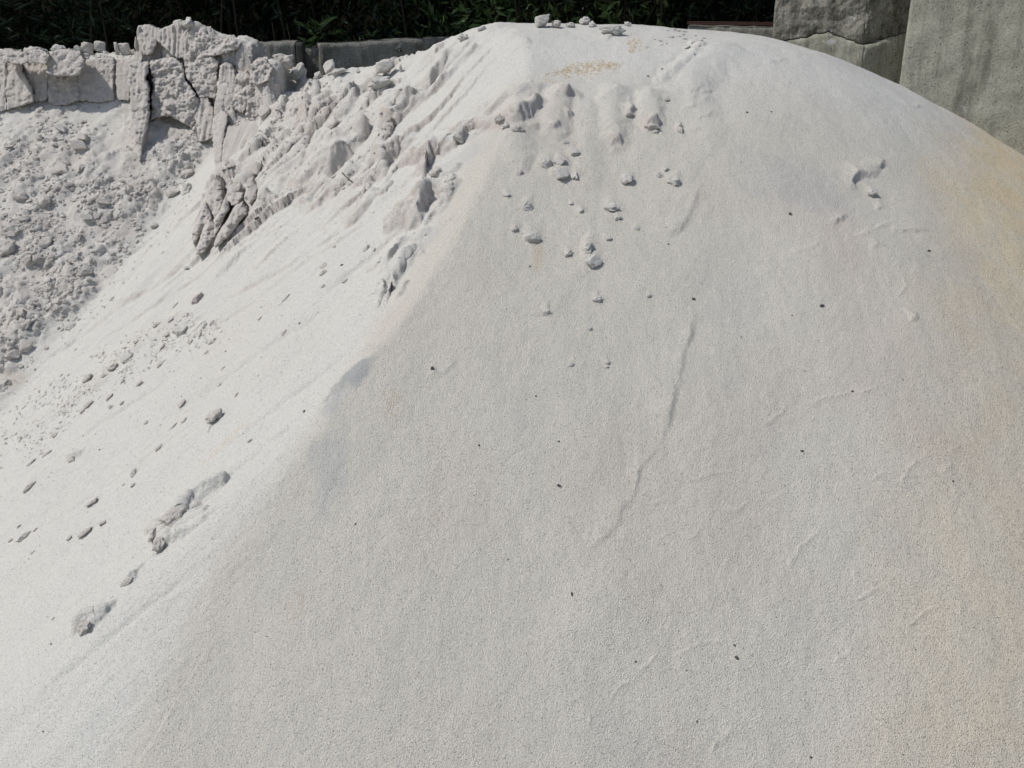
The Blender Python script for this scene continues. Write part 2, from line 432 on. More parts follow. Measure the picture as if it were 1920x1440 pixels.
# clods: photo x, y, width, height (px), label, group, shape, shade, tilt, sunk share
D, PK = 'damp', 'pink'
G1, G2, G3, G4 = 'clods along the crest', 'clods on the smooth front', 'clods on the sunlit left slope', 'clods on the cliff top'
NAMED = [
 # crest, right to left
 (1018,40,38,26,'largest boxy clod on the crest, standing against the dark shrubs',G1,'block',None,10,.1),
 (1045,46,22,15,'low brownish clod just right of the boxy crest clod',G1,'round',D,5,.15),
 (1068,48,22,10,'flat little clod second right of the boxy crest clod',G1,'round',None,-5,.2),
 (1095,40,24,16,'knobbly clod with bumps in the middle of the crest',G1,'lump',None,0,.15),
 (1110,46,16,11,'small knobbly clod touching the bumpy one on the crest',G1,'lump',None,0,.2),
 (1146,53,46,20,'wide half-buried clod with a pink edge on the crest',G1,'lump',None,0,.9),
 (1176,45,14,11,'small clod right of the wide half-buried crest clod',G1,'lump',None,0,.3),
 (868,70,20,15,'rounded clod where the ridge starts to fall to the saddle',G1,'round',None,10,.2),
 (904,54,18,8,'thin clod on the crest above the ridge shoulder',G1,'round',None,15,.3),
 (722,132,48,28,'biggest angular clod sitting in the ridge saddle',G1,'block',None,5,.1),
 (712,156,44,22,'long rounded clod lying under the big saddle clod',G1,'round',None,18,.2),
 (750,128,7,16,'thin upright splinter of caked sand right of the saddle clod',G1,'block',None,0,.1),
 (618,128,28,30,'pointed wedge clod at the left end of the saddle',G1,'block',None,-20,.1),
 (634,134,38,17,'smooth oval clod leaning on the pointed wedge',G1,'round',None,10,.2),
 (597,130,16,18,'little triangular clod left of the pointed wedge',G1,'block',None,-15,.15),
 (671,133,10,9,'tiny pointed clod in the middle of the saddle',G1,'block',None,0,.2),
 (530,98,44,18,'jagged flat slab perched on top of a sand knob by the post',G4,'block',None,-8,.0),
 (528,122,36,28,'rough knob of sand carrying the jagged flat slab',G4,'lump',D,0,.2),
 (560,134,32,26,'rounded boulder-like clod right of the slab-topped knob',G4,'round',None,10,.3),
 (500,100,22,12,'domed clod left of the slab-topped knob',G4,'round',None,0,.3),
 (342,45,16,14,'small block clod on the very top of the cliff',G4,'block',None,0,.1),
 (360,48,24,19,'rounded clod beside the small block on the very top',G4,'round',None,-10,.1),
 (263,58,10,22,'upright corner chunk at the left edge of the highest block',G4,'block',D,0,.2),
 (259,82,9,26,'thin upright slab leaning below the highest corner chunk',G4,'block',D,0,.15),
 (235,92,24,26,'chunky clod just left of the highest cliff block',G4,'block',None,0,.15),
 (219,92,10,24,'narrow upright tooth of sand on the cliff top',G4,'block',D,0,.1),
 (190,88,24,22,'slanted angular clod in the middle of the cliff top',G4,'block',None,-35,.1),
 (164,86,24,24,'squarish clod standing on the cliff top',G4,'block',D,5,.1),
 (146,86,14,18,'small pyramid clod left of the squarish one on the cliff top',G4,'block',None,20,.15),
 (107,94,34,14,'long low clod on the cliff top, right of a notch',G4,'lump',None,0,.3),
 (70,98,40,18,'broad cracked clod on the cliff top',G4,'lump',None,0,.35),
 (48,92,16,10,'small clod behind the broad cracked one on the cliff top',G4,'round',None,0,.3),
 (20,98,40,18,'flat wide clod at the far left of the cliff top',G4,'lump',None,0,.35),
 (5,92,14,12,'clod cut by the left picture edge on the cliff top',G4,'round',None,0,.3),
 # front
 (1052,322,38,26,'large flat slab clod, biggest of the cluster high on the front',G2,'block',None,18,.2),
 (1026,303,24,20,'rounded clod touching the upper left corner of the flat slab',G2,'round',None,0,.35),
 (1051,298,24,20,'sharp-edged clod behind the flat slab',G2,'block',None,-40,.4),
 (1079,327,16,18,'round clod at the right end of the flat slab',G2,'round',None,0,.35),
 (1077,283,18,14,'small round clod up-slope right of the slab cluster',G2,'round',None,0,.35),
 (1058,266,13,9,'tiny half-sunk clod above the slab cluster',G2,'round',None,0,.4),
 (975,321,16,15,'small triangular clod left of the slab cluster',G2,'block',None,0,.35),
 (1177,335,26,23,'rounded clod alone right of the slab cluster',G2,'round',None,-20,.35),
 (1236,327,12,10,'left small clod of the pair beside the twin clod',G2,'round',None,0,.35),
 (1247,316,11,8,'small clod topmost of the group at right',G2,'round',None,0,.35),
 (1255,338,11,13,'left half of the touching twin clods',G2,'round',D,0,.35),
 (1269,339,22,17,'right, larger half of the touching twin clods',G2,'lump',None,0,.35),
 (1275,240,15,17,'dark-sided round clod under the stepped ripples',G2,'round',D,0,.3),
 (1249,184,13,11,'small round clod below the top hollow',G2,'round',D,0,.3),
 (1182,213,17,13,'clod at the foot of a smooth tail of sand',G2,'round',D,20,.35),
 (1222,237,28,14,'jagged arched clod under a fan of sand',G2,'lump',D,-15,.35),
 (1230,247,16,9,'small clod tucked below the jagged arched one',G2,'lump',None,0,.35),
 (969,241,28,13,'dark-sided clod at the edge between front and left slope',G2,'lump',D,0,.3),
 (989,382,21,17,'tilted oval clod left of centre on the front',G2,'round',None,-35,.35),
 (1148,384,28,18,'flat oval clod right of centre on the front',G2,'lump',None,-12,.4),
 (1159,409,15,9,'small clod just below the flat oval one',G2,'lump',None,0,.35),
 (1089,391,10,15,'narrow upright clod in the middle of the front',G2,'block',None,0,.35),
 (1070,379,11,9,'tiny clod left of the narrow upright one',G2,'block',None,0,.35),
 (998,441,35,26,'big five-sided clod above the faint ochre stain',G2,'block',None,-15,.35),
 (965,427,13,13,'small round clod left of the five-sided clod',G2,'round',D,0,.35),
 (950,364,15,9,'flat small clod upper left of the tilted oval',G2,'round',None,-15,.4),
 (1192,427,12,8,'small isolated clod at right of the middle cluster',G2,'round',None,0,.35),
 (1140,447,13,11,'small round clod above right of the two large clods',G2,'round',None,0,.35),
 (1102,458,30,22,'round pale clod directly above the triangular one',G2,'round',None,-10,.35),
 (1112,486,37,24,'triangular clod with a dark underside, lowest large one',G2,'block',None,0,.2),
 (1064,471,17,13,'oval clod left of the pale round one',G2,'lump',None,35,.35),
 (1122,560,27,12,'lens-shaped clod low on the front',G2,'lump',None,8,.35),
 (1026,583,20,12,'flat clod left of and below the lens-shaped one',G2,'round',None,10,.4),
 (1636,359,20,13,'pale clod under the zigzag break in the crust at upper right',G2,'round',None,5,.35),
 (1216,554,9,8,'tiny clod right of the lens-shaped one',G2,'round',None,30,.35),
 (1105,616,11,10,'faint small clod below the lens-shaped one',G2,'round',None,30,.45),
 (1070,681,12,9,'small clod alone far down the front',G2,'round',None,0,.4),
 (1138,677,9,8,'upper of two tiny clods far down the front',G2,'round',None,0,.4),
 (1138,688,8,6,'lower of two tiny clods far down the front',G2,'round',D,0,.35),
 # left slope
 (370,558,28,18,'pinkish diamond-shaped clod on the sunlit slope',G3,'block',PK,38,.35),
 (398,775,32,22,'rough clod with grains stuck on, right of the ripply patch',G3,'lump',D,40,.4),
 (135,860,20,13,'dark rounded clod at the foot of a pale wedge of sand',G3,'round',D,30,.3),
 (55,914,34,10,'long dark sausage-shaped clod at far left',G3,'round',D,42,.25),
 (172,943,28,10,'long sausage-shaped clod right of the far left one',G3,'round',D,36,.25),
 (160,997,28,13,'knobbly clod low on the sunlit slope',G3,'lump',D,38,.35),
 (46,1004,28,14,'half-buried clod near the left picture edge',G3,'lump',None,35,.4),
 (67,994,12,5,'thin reddish chip near the left picture edge',G3,'block',PK,15,.3),
 (194,980,20,8,'flat pinkish chip above the knobbly clod',G3,'block',PK,25,.35),
 (130,1010,11,7,'small dark clod left of the knobbly clod',G3,'round',D,35,.3),
 (328,968,50,26,'large dark overhanging clod, upper of the pair on the sunlit slope',G3,'lump',D,8,.25),
 (295,1000,20,24,'dark lump at the left end of the lower big clod',G3,'lump',D,0,.3),
 (305,1012,26,26,'large dark clod, lower of the pair on the sunlit slope',G3,'lump',D,-20,.25),
 (240,1089,30,14,'dark grainy clod between the big pair and the lowest clod',G3,'lump',D,32,.35),
 (160,1172,34,20,'lowest dark clod on the sunlit slope, made of stuck lumps',G3,'lump',D,35,.4),
 (136,1163,6,8,'tiny dark chip left of the lowest dark clod',G3,'round',D,60,.3),
 (250,884,15,16,'pale ring-like clod in the middle of the sunlit slope',G3,'lump',None,30,.45),
 (344,615,20,22,'tooth-like upright clod in the rubble patch on the sunlit slope',G3,'block',None,-50,.25),
 (331,617,12,18,'dark clod left of the tooth-like one',G3,'block',D,60,.25),
 (376,627,9,12,'small dark block right of the tooth-like clod',G3,'block',D,0,.25),
 (314,629,11,9,'small dark clod lower left of the tooth-like one',G3,'block',D,0,.25),
 (298,607,18,12,'tilted clod at the left of the rubble patch',G3,'block',D,40,.3),
 (240,668,26,18,'squarish clod in the chain of lumps on the sunlit slope',G3,'block',None,40,.35),
 (215,684,20,18,'rounded clod in the chain of lumps, left of the squarish one',G3,'lump',D,0,.35),
 (164,708,20,16,'dark clod at the lower end of the chain of lumps',G3,'lump',D,0,.3),
 (197,703,12,12,'small dark clod in the chain of lumps',G3,'block',D,45,.3),
 (288,421,14,12,'round clod that rolled below the rubble edge',G3,'round',None,0,.3),
 (352,350,26,20,'round-topped clod at the right corner of the rubble',G3,'round',None,0,.3),
 (500,205,28,32,'big dark-faced block hanging in the gullied slope',G3,'block',D,20,.25),
 (570,166,14,10,'small clod on the slope left of the saddle',G3,'block',D,0,.3),
 (584,157,7,7,'tiny round clod on the slope left of the saddle',G3,'round',D,0,.3),
 (611,160,14,9,'thin tilted clod below the saddle',G3,'round',D,30,.35),
 (630,231,22,24,'pyramid-shaped clod at the top of the long lobe',G3,'block',D,0,.2),
 (822,320,32,16,'brownish oval clod at the edge of the front, below the broken face',G3,'round',D,-5,.3),
 (862,250,28,26,'smooth round boulder of sand at the shoulder of the front',G3,'round',None,50,.45),
 (888,237,14,13,'knobbly small clod at the shoulder of the front',G3,'lump',D,0,.3),
 (938,222,18,16,'knobbly clod at the top edge of the front',G3,'lump',D,0,.3),
 (950,234,18,14,'rounded clod below the knobbly one at the front edge',G3,'round',None,0,.3),
 (446,352,24,30,'upright egg-shaped lump of the standing pinnacles',G3,'lump',D,90,.35),
 (454,393,24,24,'round lump on the right of the standing pinnacles',G3,'round',D,0,.3),
 (484,315,24,26,'dark-sided block casting a shadow right of the pinnacles',G3,'block',D,0,.3),
 (432,252,36,36,'large block clod leaning on the cliff right of the deep crack',G3,'block',None,30,.3),
 (118,316,34,20,'large dark rounded clod in the upper rubble',G3,'round',D,10,.25),
 (152,268,34,18,'wedge-shaped clod jutting from the upper rubble',G3,'block',D,-15,.25),
 (15,458,34,32,'largest rounded clod of the rubble, at the left picture edge',G3,'round',D,20,.25),
 (42,368,26,16,'rounded clod in the upper left rubble',G3,'round',D,-10,.25),
 (48,410,20,12,'small rounded clod in the upper left rubble',G3,'round',D,0,.25),
 (50,648,26,20,'broken clod at the lower left end of the rubble',G3,'block',D,10,.25),
 (117,560,18,22,'upright dark clod in the lower rubble',G3,'block',D,70,.25),
]
def conv(pts): return [plan(u, v) for u, v in pts]
SC = [(conv(p), h, dpx * mpp(*p[len(p)//2]), j) for p, h, dpx, j in SCARPS]
LO = [(conv(p), a * mpp(*p[0]), b * mpp(*p[-1]), h) for p, a, b, h in LOBES]
GR = [(conv(p), d, w * mpp(*p[0])) for p, d, w in GROOVES]
CB = [(conv([(a, b), (c, d)]), r * mpp(a, b), m) for a, b, c, d, r, m in CRUMBLE]
FI = [(conv(p), a * mpp(*p[0]), b * mpp(*p[-1]), h) for p, a, b, h in FIN]

CM = [(plan(t_[0], t_[1]), (t_[2] + t_[3]) / 4 * mpp(t_[0], t_[1])) for t_ in NAMED if t_[5] in (G2, G3)]
def window(x, y, P, r):
    P = np.asarray(P)
    return np.nonzero((x > P[:, 0].min() - r) & (x < P[:, 0].max() + r) & (y > P[:, 1].min() - r) & (y < P[:, 1].max() + r))[0]

def height(x, y, fine=True):
    shp = x.shape
    x = x.ravel(); y = y.ravel()
    h = base(x, y)
    wx = x + .012 * n2(x * 22, y * 22, 41) + (.006 * n2(x * 60, y * 60, 42)); wy = y + .012 * n2(x * 22, y * 22, 43) + .006 * n2(x * 60, y * 60, 44)
    # soft swells
    h = h + .012 * fbm2(x * 2.2, y * 2.2, 3, 51) * sstep(6.0, 4.2, y) * sstep(1.2, 2.0, y)
    # streaks down the sunlit left slope (fall direction -.60,-.41)
    a = (-.60 * x - .41 * y) / .727; b = (-.41 * x + .60 * y) / .727
    left = sstep(0.02, .16, (1.175 + .60 * (x + .18) + .41 * (y - 3.85) < h + .02) * .2 + (-(x + .18) + .38 * (y - 3.85)) )
    left = left * sstep(4.95, 4.6, y)
    st = .0070 * n2(a * 2.0, b * 7, 61) + .0034 * n2(a * 4.5, b * 22, 62) * sstep(-.3, .5, n2(a * 2, b * 3, 67)) + .0012 * n2(a * 7, b * 55, 63)
    h = h + st * left * (1 + 1.6 * sstep(3.4, 4.3, y))
    # fingered, rilled upper zone
    mz = sstep(.9, .25, np.hypot((x + .72) * 1.1, (y - 4.45) * 1.0)) * sstep(.02, -.12, x - .30 * (y - 3.85) + .10)
    rid = np.abs(n2(a * 3.0, b * 16, 65)) ; rid2 = np.abs(n2(a * 6.0, b * 34, 66))
    h = h + mz * (.016 * (rid - .3) + .007 * (rid2 - .3)) + mz * .006 * fbm2(x * 14, y * 14, 3, 68)
    mz = mz * sstep(.0, .22, np.interp(x, CR[:, 0], CR[:, 1]) - y - .05)
    g_ = b * 8.5 + .75 * fbm2(a * 1.5, b * 4, 3, 69) + .10 * n2(x * 60, y * 60, 70)
    saw = g_ - np.floor(g_)
    saw = np.where(saw < .07, saw / .07, (1 - saw) / .93)
    h = h + .042 * mz * saw * sstep(-.25, .45, n2(x * 4.5 + 3, y * 4.5, 71))
    for P, r0, r1, H in LO:
        i = window(x, y, P, max(r0, r1) * 1.6)
        if not len(i): continue
        d, s, t = seg_dist(wx[i], wy[i], P)
        r = r0 + (r1 - r0) * t
        h[i] += H * np.clip(1 - (d / (r * 1.35)) ** 2, 0, 1) ** 1.5
    for P, H, D, J in SC:
        i = window(x, y, P, D * 4)
        if not len(i): continue
        X = x[i] + (wx[i] - x[i]) * J * 1.0; Y = y[i] + (wy[i] - y[i]) * J * 1.0
        d, s, t = seg_dist(X, Y, P)
        w = .006 + .2 * H if not (H < .012 and D > .045) else .009
        if H > .012: H = H * 1.5
        elif H < .012 and D > .045: H = H * (1.5 + .8 * n2(x[i] * 12, y[i] * 12, 88))
        ends = np.clip(np.minimum(t * 3.5, (1 - t) * 5), 0, 1) ** .8 * (.75 + .5 * n2(x[i] * 16, y[i] * 16, 89))
        prof = sstep(-w, w, s) * np.exp(-(np.clip(s, 0, None) / D) ** 1.3) * sstep(1, .4, np.abs(d - np.abs(s)) / (D + 1e-6))
        h[i] += H * prof * ends
    for P, dep, w in GR:
        i = window(x, y, P, w * 4)
        if not len(i): continue
        d, s, t = seg_dist(x[i] + (wx[i] - x[i]) * .4, y[i] + (wy[i] - y[i]) * .4, P)
        ends = np.clip(np.minimum(t, 1 - t) * 6, 0, 1)
        h[i] -= dep * np.exp(-(d / w) ** 2) * (ends if dep < .05 else np.clip(ends * 3, 0, 1))
    for (cx_, cy_), r in CM:
        i = np.nonzero((np.abs(x - cx_) < r * 4) & (np.abs(y - cy_) < r * 4))[0]
        dx, dy = wx[i] - cx_, wy[i] - cy_
        up_ = np.where(dy > 0, dy * .6, dy * 1.1)          # sand banks up on the uphill side
        h[i] += .32 * r * np.clip(1 - (dx * dx + up_ * up_) / (1.5 * r) ** 2, 0, 1) ** 1.6
    for P, r0, r1, H in FI:
        i = window(x, y, P, max(r0, r1) * 2)
        d, s, t = seg_dist(wx[i], wy[i], P)
        r = (r0 + (r1 - r0) * t) * (1 + .25 * n2(wx[i] * 90, wy[i] * 30, 77))
        fin = h[i] + H * (1 - .6 * t) * np.clip(1.1 * (1 - (d / (r * 1.3)) ** 2.5), 0, 1) ** .9
        h[i] = np.maximum(h[i], fin)
    if fine:
        h = h + .0012 * (1 - np.abs(n2(x * 9, y * 16, 83)) * 3).clip(0, 1) * sstep(.0, .5, n2(x * 3, y * 3, 84)) * sstep(.1, .5, x) * sstep(3.8, 3.2, y)
        h = h + .0016 * fbm2(x * 26, y * 26, 3, 81) * sstep(1.0, 1.6, y)
    return h.reshape(shp)

def crumble_mask(x, y):
    m = np.zeros(x.shape)
    for P, r, a in CB:
        i = window(x, y, P, r * 1.5)
        if not len(i): continue
        d, s, t = seg_dist(x[i], y[i], P)
        m[i] = np.maximum(m[i], a * sstep(r * 1.25, r * .55, d + r * .35 * n2(x[i] * 30, y[i] * 30, 90)))
    return m

# ------------------------------------------------------------------ the terrain mesh
s_in = np.linspace(-.60, .60, 1080)
s_l = -.60 - .9 * (np.linspace(1, 0, 46, endpoint=False) ** 1.6); s_r = -s_l[::-1]
SS = np.concatenate([s_l, s_in, s_r])
NR = 930
sc_ = SS[::6]
Yf = np.linspace(.75, 6.22, 1500)
gx, gy = sc_[:, None] * Yf[None, :], np.broadcast_to(Yf[None, :], (len(sc_), len(Yf)))
Hc = height(gx.copy(), gy.copy(), False)
def pix_v(y, z):
    dpt = y * cp - (z - CAMZ) * sp; up = y * sp + (z - CAMZ) * cp
    return 720 - FPX * up / dpt
V = pix_v(gy, Hc)
dv = np.diff(V, axis=1); dzz = np.diff(Hc, axis=1); dyy = Yf[1] - Yf[0]
arc = np.hypot(dyy, dzz) / np.sqrt(gx[:, 1:] ** 2 + gy[:, 1:] ** 2)
m = np.clip(-dv, 0, None) / 1900. + .28 * arc + .00002
m[:, Yf[1:] < 1.7] *= .35
vis = (V[:, 1:] > -30) & (V[:, 1:] < 1480)
m = np.where(vis, m, m * .5)
kk = np.exp(-np.linspace(-2, 2, 13) ** 2); kk /= kk.sum()
mp = np.pad(m, ((6, 6), (0, 0)), mode='edge')
m = sum(mp[i:i + m.shape[0]] * kk[i] for i in range(13))
cum = np.c_[np.zeros(len(sc_)), np.cumsum(m, axis=1)]
cum /= cum[:, -1:]
tt = np.linspace(0, 1, NR)
Yc = np.stack([np.interp(tt, cum[i], Yf) for i in range(len(sc_))])
Y = np.stack([np.interp(SS, sc_, Yc[:, j]) for j in range(NR)], axis=1)
X = SS[:, None] * Y
Z = height(X.copy(), Y.copy())
# normals, then lumps pushed out along them
P3 = np.stack([X, Y, Z], -1)
du = np.gradient(P3, axis=0); dvv = np.gradient(P3, axis=1)
N = np.cross(du, dvv); N /= np.linalg.norm(N, axis=-1, keepdims=True) + 1e-12
N[N[..., 2] < 0] *= -1
steep = np.clip(1 - N[..., 2], 0, 1)
cm = crumble_mask(X.ravel(), Y.ravel())
cm_full = cm.reshape(X.shape)
i = np.nonzero(cm > .01)[0]
xf, yf, zf = X.ravel()[i], Y.ravel()[i], Z.ravel()[i]
patch = .16 + .84 * sstep(-.5, .35, fbm2(xf * 7, yf * 7, 2, 97))
lum = .018 * lumps3(xf * 22, yf * 22, zf * 22, 1) + .013 * lumps3(xf * 45, yf * 45, zf * 45, 5) + .006 * lumps3(xf * 95, yf * 95, zf * 95, 9) + .003 * n3(xf * 190, yf * 190, zf * 190, 13)
disp = np.zeros(X.size); disp[i] = lum * cm[i] * patch * 1.15
j = np.nonzero((steep.ravel() > .28) & (Y.ravel() > 3.0))[0]
xf, yf, zf = X.ravel()[j], Y.ravel()[j], Z.ravel()[j]
disp[j] += sstep(.28, .5, steep.ravel()[j]) * (.007 * n3(xf * 40, yf * 40, zf * 16, 3) + .005 * n3(xf * 95, yf * 95, zf * 50, 4))
P3 = P3 + N * disp.reshape(X.shape)[..., None]
Xd, Yd, Zd = P3[..., 0], P3[..., 1], P3[..., 2]

nc, nr = X.shape
idx = np.arange(nc * nr, dtype=np.int32).reshape(nc, nr)
q = np.stack([idx[:-1, :-1], idx[1:, :-1], idx[1:, 1:], idx[:-1, 1:]], -1).reshape(-1, 4)
me = bpy.data.meshes.new('sand_pile')
me.vertices.add(nc * nr)
me.vertices.foreach_set('co', P3.reshape(-1, 3).astype(np.float32).ravel())
me.loops.add(q.size)
me.loops.foreach_set('vertex_index', q.ravel())
me.polygons.add(len(q))
me.polygons.foreach_set('loop_start', np.arange(0, q.size, 4, dtype=np.int32))
me.polygons.foreach_set('use_smooth', np.ones(len(q), dtype=bool))
me.update(calc_edges=True)

# colour of the sand: layers, stains, damp cut faces, painted front shading (fixed to the place)
def blob(x, y, u, v, ru, rv=None, ang=0, jag=.35, seed=0):
    cx_, cy_ = plan(u, v); mm = mpp(u, v); rv = rv or ru
    dx, dy = x - cx_, y - cy_
    c, s = math.cos(R(ang)), math.sin(R(ang))
    p = (dx * c + dy * s) / (ru * mm); q_ = (-dx * s + dy * c) / (rv * mm)
    d = np.sqrt(p * p + q_ * q_) + jag * n2(x * 14, y * 14, 120 + seed) + jag * .5 * n2(x * 40, y * 40, 121 + seed)
    return sstep(1.15, .5, d)
xf, yf, zf = X.ravel(), Y.ravel(), Zd.ravel()
white = np.array([.68, .66, .605]); beige = np.array([.69, .57, .38]); damp = np.array([.62, .575, .525]); grey = np.array([.46, .465, .46]); ochre = np.array([.52, .37, .18]); pink = np.array([.60, .53, .468])
front = np.array([.628, .592, .515])  # warm front sand, darkened to paint in its weaker light than the left slope
T = np.tile(white, (len(xf), 1))
def mix(Cc, w):
    global T
    T = T * (1 - w[:, None]) + Cc * w[:, None]
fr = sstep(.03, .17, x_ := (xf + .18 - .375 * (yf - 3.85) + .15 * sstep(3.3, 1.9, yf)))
mix(front, fr * sstep(4.15, 3.6, yf))  # painted shading of the front face; top and left slope stay pale
pk = sstep(.0, .8, fbm2(xf * 1.7, yf * 1.7, 3, 130)) * .55 * sstep(4.3, 3.2, yf)
mix(pink, pk * (.25 + .75 * fr))
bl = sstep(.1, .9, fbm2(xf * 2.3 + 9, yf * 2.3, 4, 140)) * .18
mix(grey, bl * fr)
yb, xb = yf, xf
bz = sstep(-.27, .20, xf - .405 * yf + .07 * fbm2(xf * 4, yf * 4, 4, 150))
mix(beige, bz * (.34 + .64 * sstep(2.8, 3.9, yf)) * (.75 + .35 * sstep(-.4, .3, fbm2(xf * 9, yf * 9, 4, 155))))
mix(grey, .32 * blob(xf, yf, 1490, 340, 130, 70, -20, seed=1)); mix(grey, .25 * blob(xf, yf, 1380, 560, 70, 90, 0, seed=2))
mix(grey * .8, .85 * blob(xf, yf, 668, 700, 55, 28, 40, .5, seed=3)); mix(grey, .6 * blob(xf, yf, 630, 750, 40, 24, 40, .5, seed=4)); mix(grey, .45 * blob(xf, yf, 620, 870, 40, 90, 0, .4, seed=5))
mix(grey, .35 * blob(xf, yf, 800, 450, 40, 25, 40, seed=6)); mix(grey, .3 * blob(xf, yf, 870, 290, 50, 30, 20, seed=7))
fine = sstep(.05, .5, n2(xf * 90, yf * 260, 160) + .4 * n2(xf * 30, yf * 30, 161))
mix(ochre, .95 * fine * blob(xf, yf, 1105, 128, 60, 34, 8, .5, 8)); mix(ochre, .4 * fine * blob(xf, yf, 1060, 144, 70, 16, 4, .4, 9))
mix(ochre, .85 * fine * blob(xf, yf, 1190, 82, 20, 50, 0, .5, 10))
fine2 = sstep(.1, .5, n2(xf * 160, yf * 160, 162))
mix(ochre, .55 * fine2 * blob(xf, yf, 418, 836, 62, 16, 38, .4, 11)); mix(ochre, .25 * blob(xf, yf, 1010, 478, 12, 38, 0, .3, 12))
mix(ochre, .5 * fine2 * blob(xf, yf, 735, 760, 26, 40, 0, .4, 13)); mix(ochre, .35 * fine2 * blob(xf, yf, 560, 1130, 26, 50, -20, .4, 14)); mix(ochre, .3 * fine2 * blob(xf, yf, 820, 970, 20, 30, 0, .4, 15))
mix(ochre * 1.15, .55 * fine2 * blob(xf, yf, 770, 412, 50, 26, 0, .3, 16)); mix(ochre, .2 * blob(xf, yf, 20, 715, 40, 20, 0, .3, 17))
cut = sstep(.22, .45, steep.ravel()) * sstep(3.2, 3.6, yf)
cut = np.maximum(cut, .65 * np.clip(cm_full.ravel(), 0, 1) * (xf < -.5))
mix(damp, np.clip(cut, 0, 1) * .85)
mix(pink * .97, .5 * cut * sstep(-.2, .4, fbm2(xf * 4, zf * 9, 2, 170)))
coarse = np.clip(.12 + .9 * bz + .25 * sstep(3.2, 2.2, yf), 0, 1)
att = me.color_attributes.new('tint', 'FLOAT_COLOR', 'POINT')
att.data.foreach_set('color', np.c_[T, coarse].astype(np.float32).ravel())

# ------------------------------------------------------------------ materials
def new_mat(name, rough=.9):
    mt = bpy.data.materials.new(name); mt.use_nodes = True
    nt = mt.node_tree; b = nt.nodes['Principled BSDF']
    b.inputs['Roughness'].default_value = rough
    b.inputs['Specular IOR Level'].default_value = .25
    return mt, nt, b
def node(nt, t, **kw):
    n = nt.nodes.new(t)
    for k, v in kw.items():
        if k in n.inputs.keys(): n.inputs[k].default_value = v
        else: setattr(n, k, v)
    return n
def ramp(nt, fac, stops):
    r = nt.nodes.new('ShaderNodeValToRGB')
    e = r.color_ramp.elements
    while len(e) > 1: e.remove(e[-1])
    e[0].position, e[0].color = stops[0][0], (*stops[0][1], 1)
    for p, c in stops[1:]:
        n = e.new(p); n.color = (*c, 1)
    nt.links.new(fac, r.inputs[0]); return r
def mixc(nt, a, b, fac, mode='MIX'):
    m_ = nt.nodes.new('ShaderNodeMix'); m_.data_type = 'RGBA'; m_.blend_type = mode
    for s, v in ((6, a), (7, b), (0, fac)):
        if isinstance(v, (float, int)): m_.inputs[s].default_value = v
        elif isinstance(v, tuple): m_.inputs[s].default_value = (*v, 1)
        else: nt.links.new(v, m_.inputs[s])
    return m_.outputs[2]

def sand_material(name, colour=None, use_attr=False, grain=1.0):
    mt, nt, b = new_mat(name, .92)
    geo = nt.nodes.new('ShaderNodeNewGeometry'); pos = geo.outputs['Position']
    def noi(scale, det=2.0, rough=.5):
        n = nt.nodes.new('ShaderNodeTexNoise'); n.inputs['Scale'].default_value = scale
        n.inputs['Detail'].default_value = det; n.inputs['Roughness'].default_value = rough
        nt.links.new(pos, n.inputs['Vector']); return n.outputs[0]
    if use_attr:
        at = node(nt, 'ShaderNodeAttribute', attribute_name='tint')
        c0 = at.outputs['Color']; coarse_ = at.outputs['Alpha']
    else:
        c0 = ramp(nt, noi(9, 3), [(.3, tuple(v * .94 for v in colour)), (.7, tuple(min(v * 1.04, 1) for v in colour))]).outputs[0]; coarse_ = None
    g1 = ramp(nt, noi(370, 2, .62), [(.28, (.67, .665, .65)), (.5, (.985, .985, .985)), (.70, (1.18, 1.18, 1.17))]).outputs[0]
    c = mixc(nt, c0, g1, 1.0, 'MULTIPLY')
    # dark mineral grains
    vo = nt.nodes.new('ShaderNodeTexVoronoi'); vo.inputs['Scale'].default_value = 210; nt.links.new(pos, vo.inputs['Vector'])
    rnd = node(nt, 'ShaderNodeSeparateColor'); nt.links.new(vo.outputs['Color'], rnd.inputs[0])
    thr = node(nt, 'ShaderNodeMath', operation='MULTIPLY_ADD')
    if coarse_ is not None: nt.links.new(coarse_, thr.inputs[0])
    else: thr.inputs[0].default_value = .15
    thr.inputs[1].default_value = -.30; thr.inputs[2].default_value = .985
    gt = node(nt, 'ShaderNodeMath', operation='GREATER_THAN'); nt.links.new(rnd.outputs[0], gt.inputs[0]); nt.links.new(thr.outputs[0], gt.inputs[1])
    near = node(nt, 'ShaderNodeMath', operation='LESS_THAN'); nt.links.new(vo.outputs['Distance'], near.inputs[0]); near.inputs[1].default_value = .32
    am = node(nt, 'ShaderNodeMath', operation='MULTIPLY'); nt.links.new(gt.outputs[0], am.inputs[0]); nt.links.new(near.outputs[0], am.inputs[1])
    am2 = node(nt, 'ShaderNodeMath', operation='MULTIPLY'); nt.links.new(am.outputs[0], am2.inputs[0]); am2.inputs[1].default_value = .62
    c = mixc(nt, c, (.13, .115, .10), am2.outputs[0])
    nt.links.new(c, b.inputs['Base Color'])
    bp = node(nt, 'ShaderNodeBump', Strength=1.0 * grain, Distance=.0065)
    nt.links.new(noi(300, 2.5, .7), bp.inputs['Height'])
    bp2 = node(nt, 'ShaderNodeBump', Strength=.28 * grain, Distance=.004)
    nt.links.new(noi(95, 3, .6), bp2.inputs['Height']); nt.links.new(bp.outputs[0], bp2.inputs['Normal'])
    nt.links.new(bp2.outputs[0], b.inputs['Normal'])
    return mt

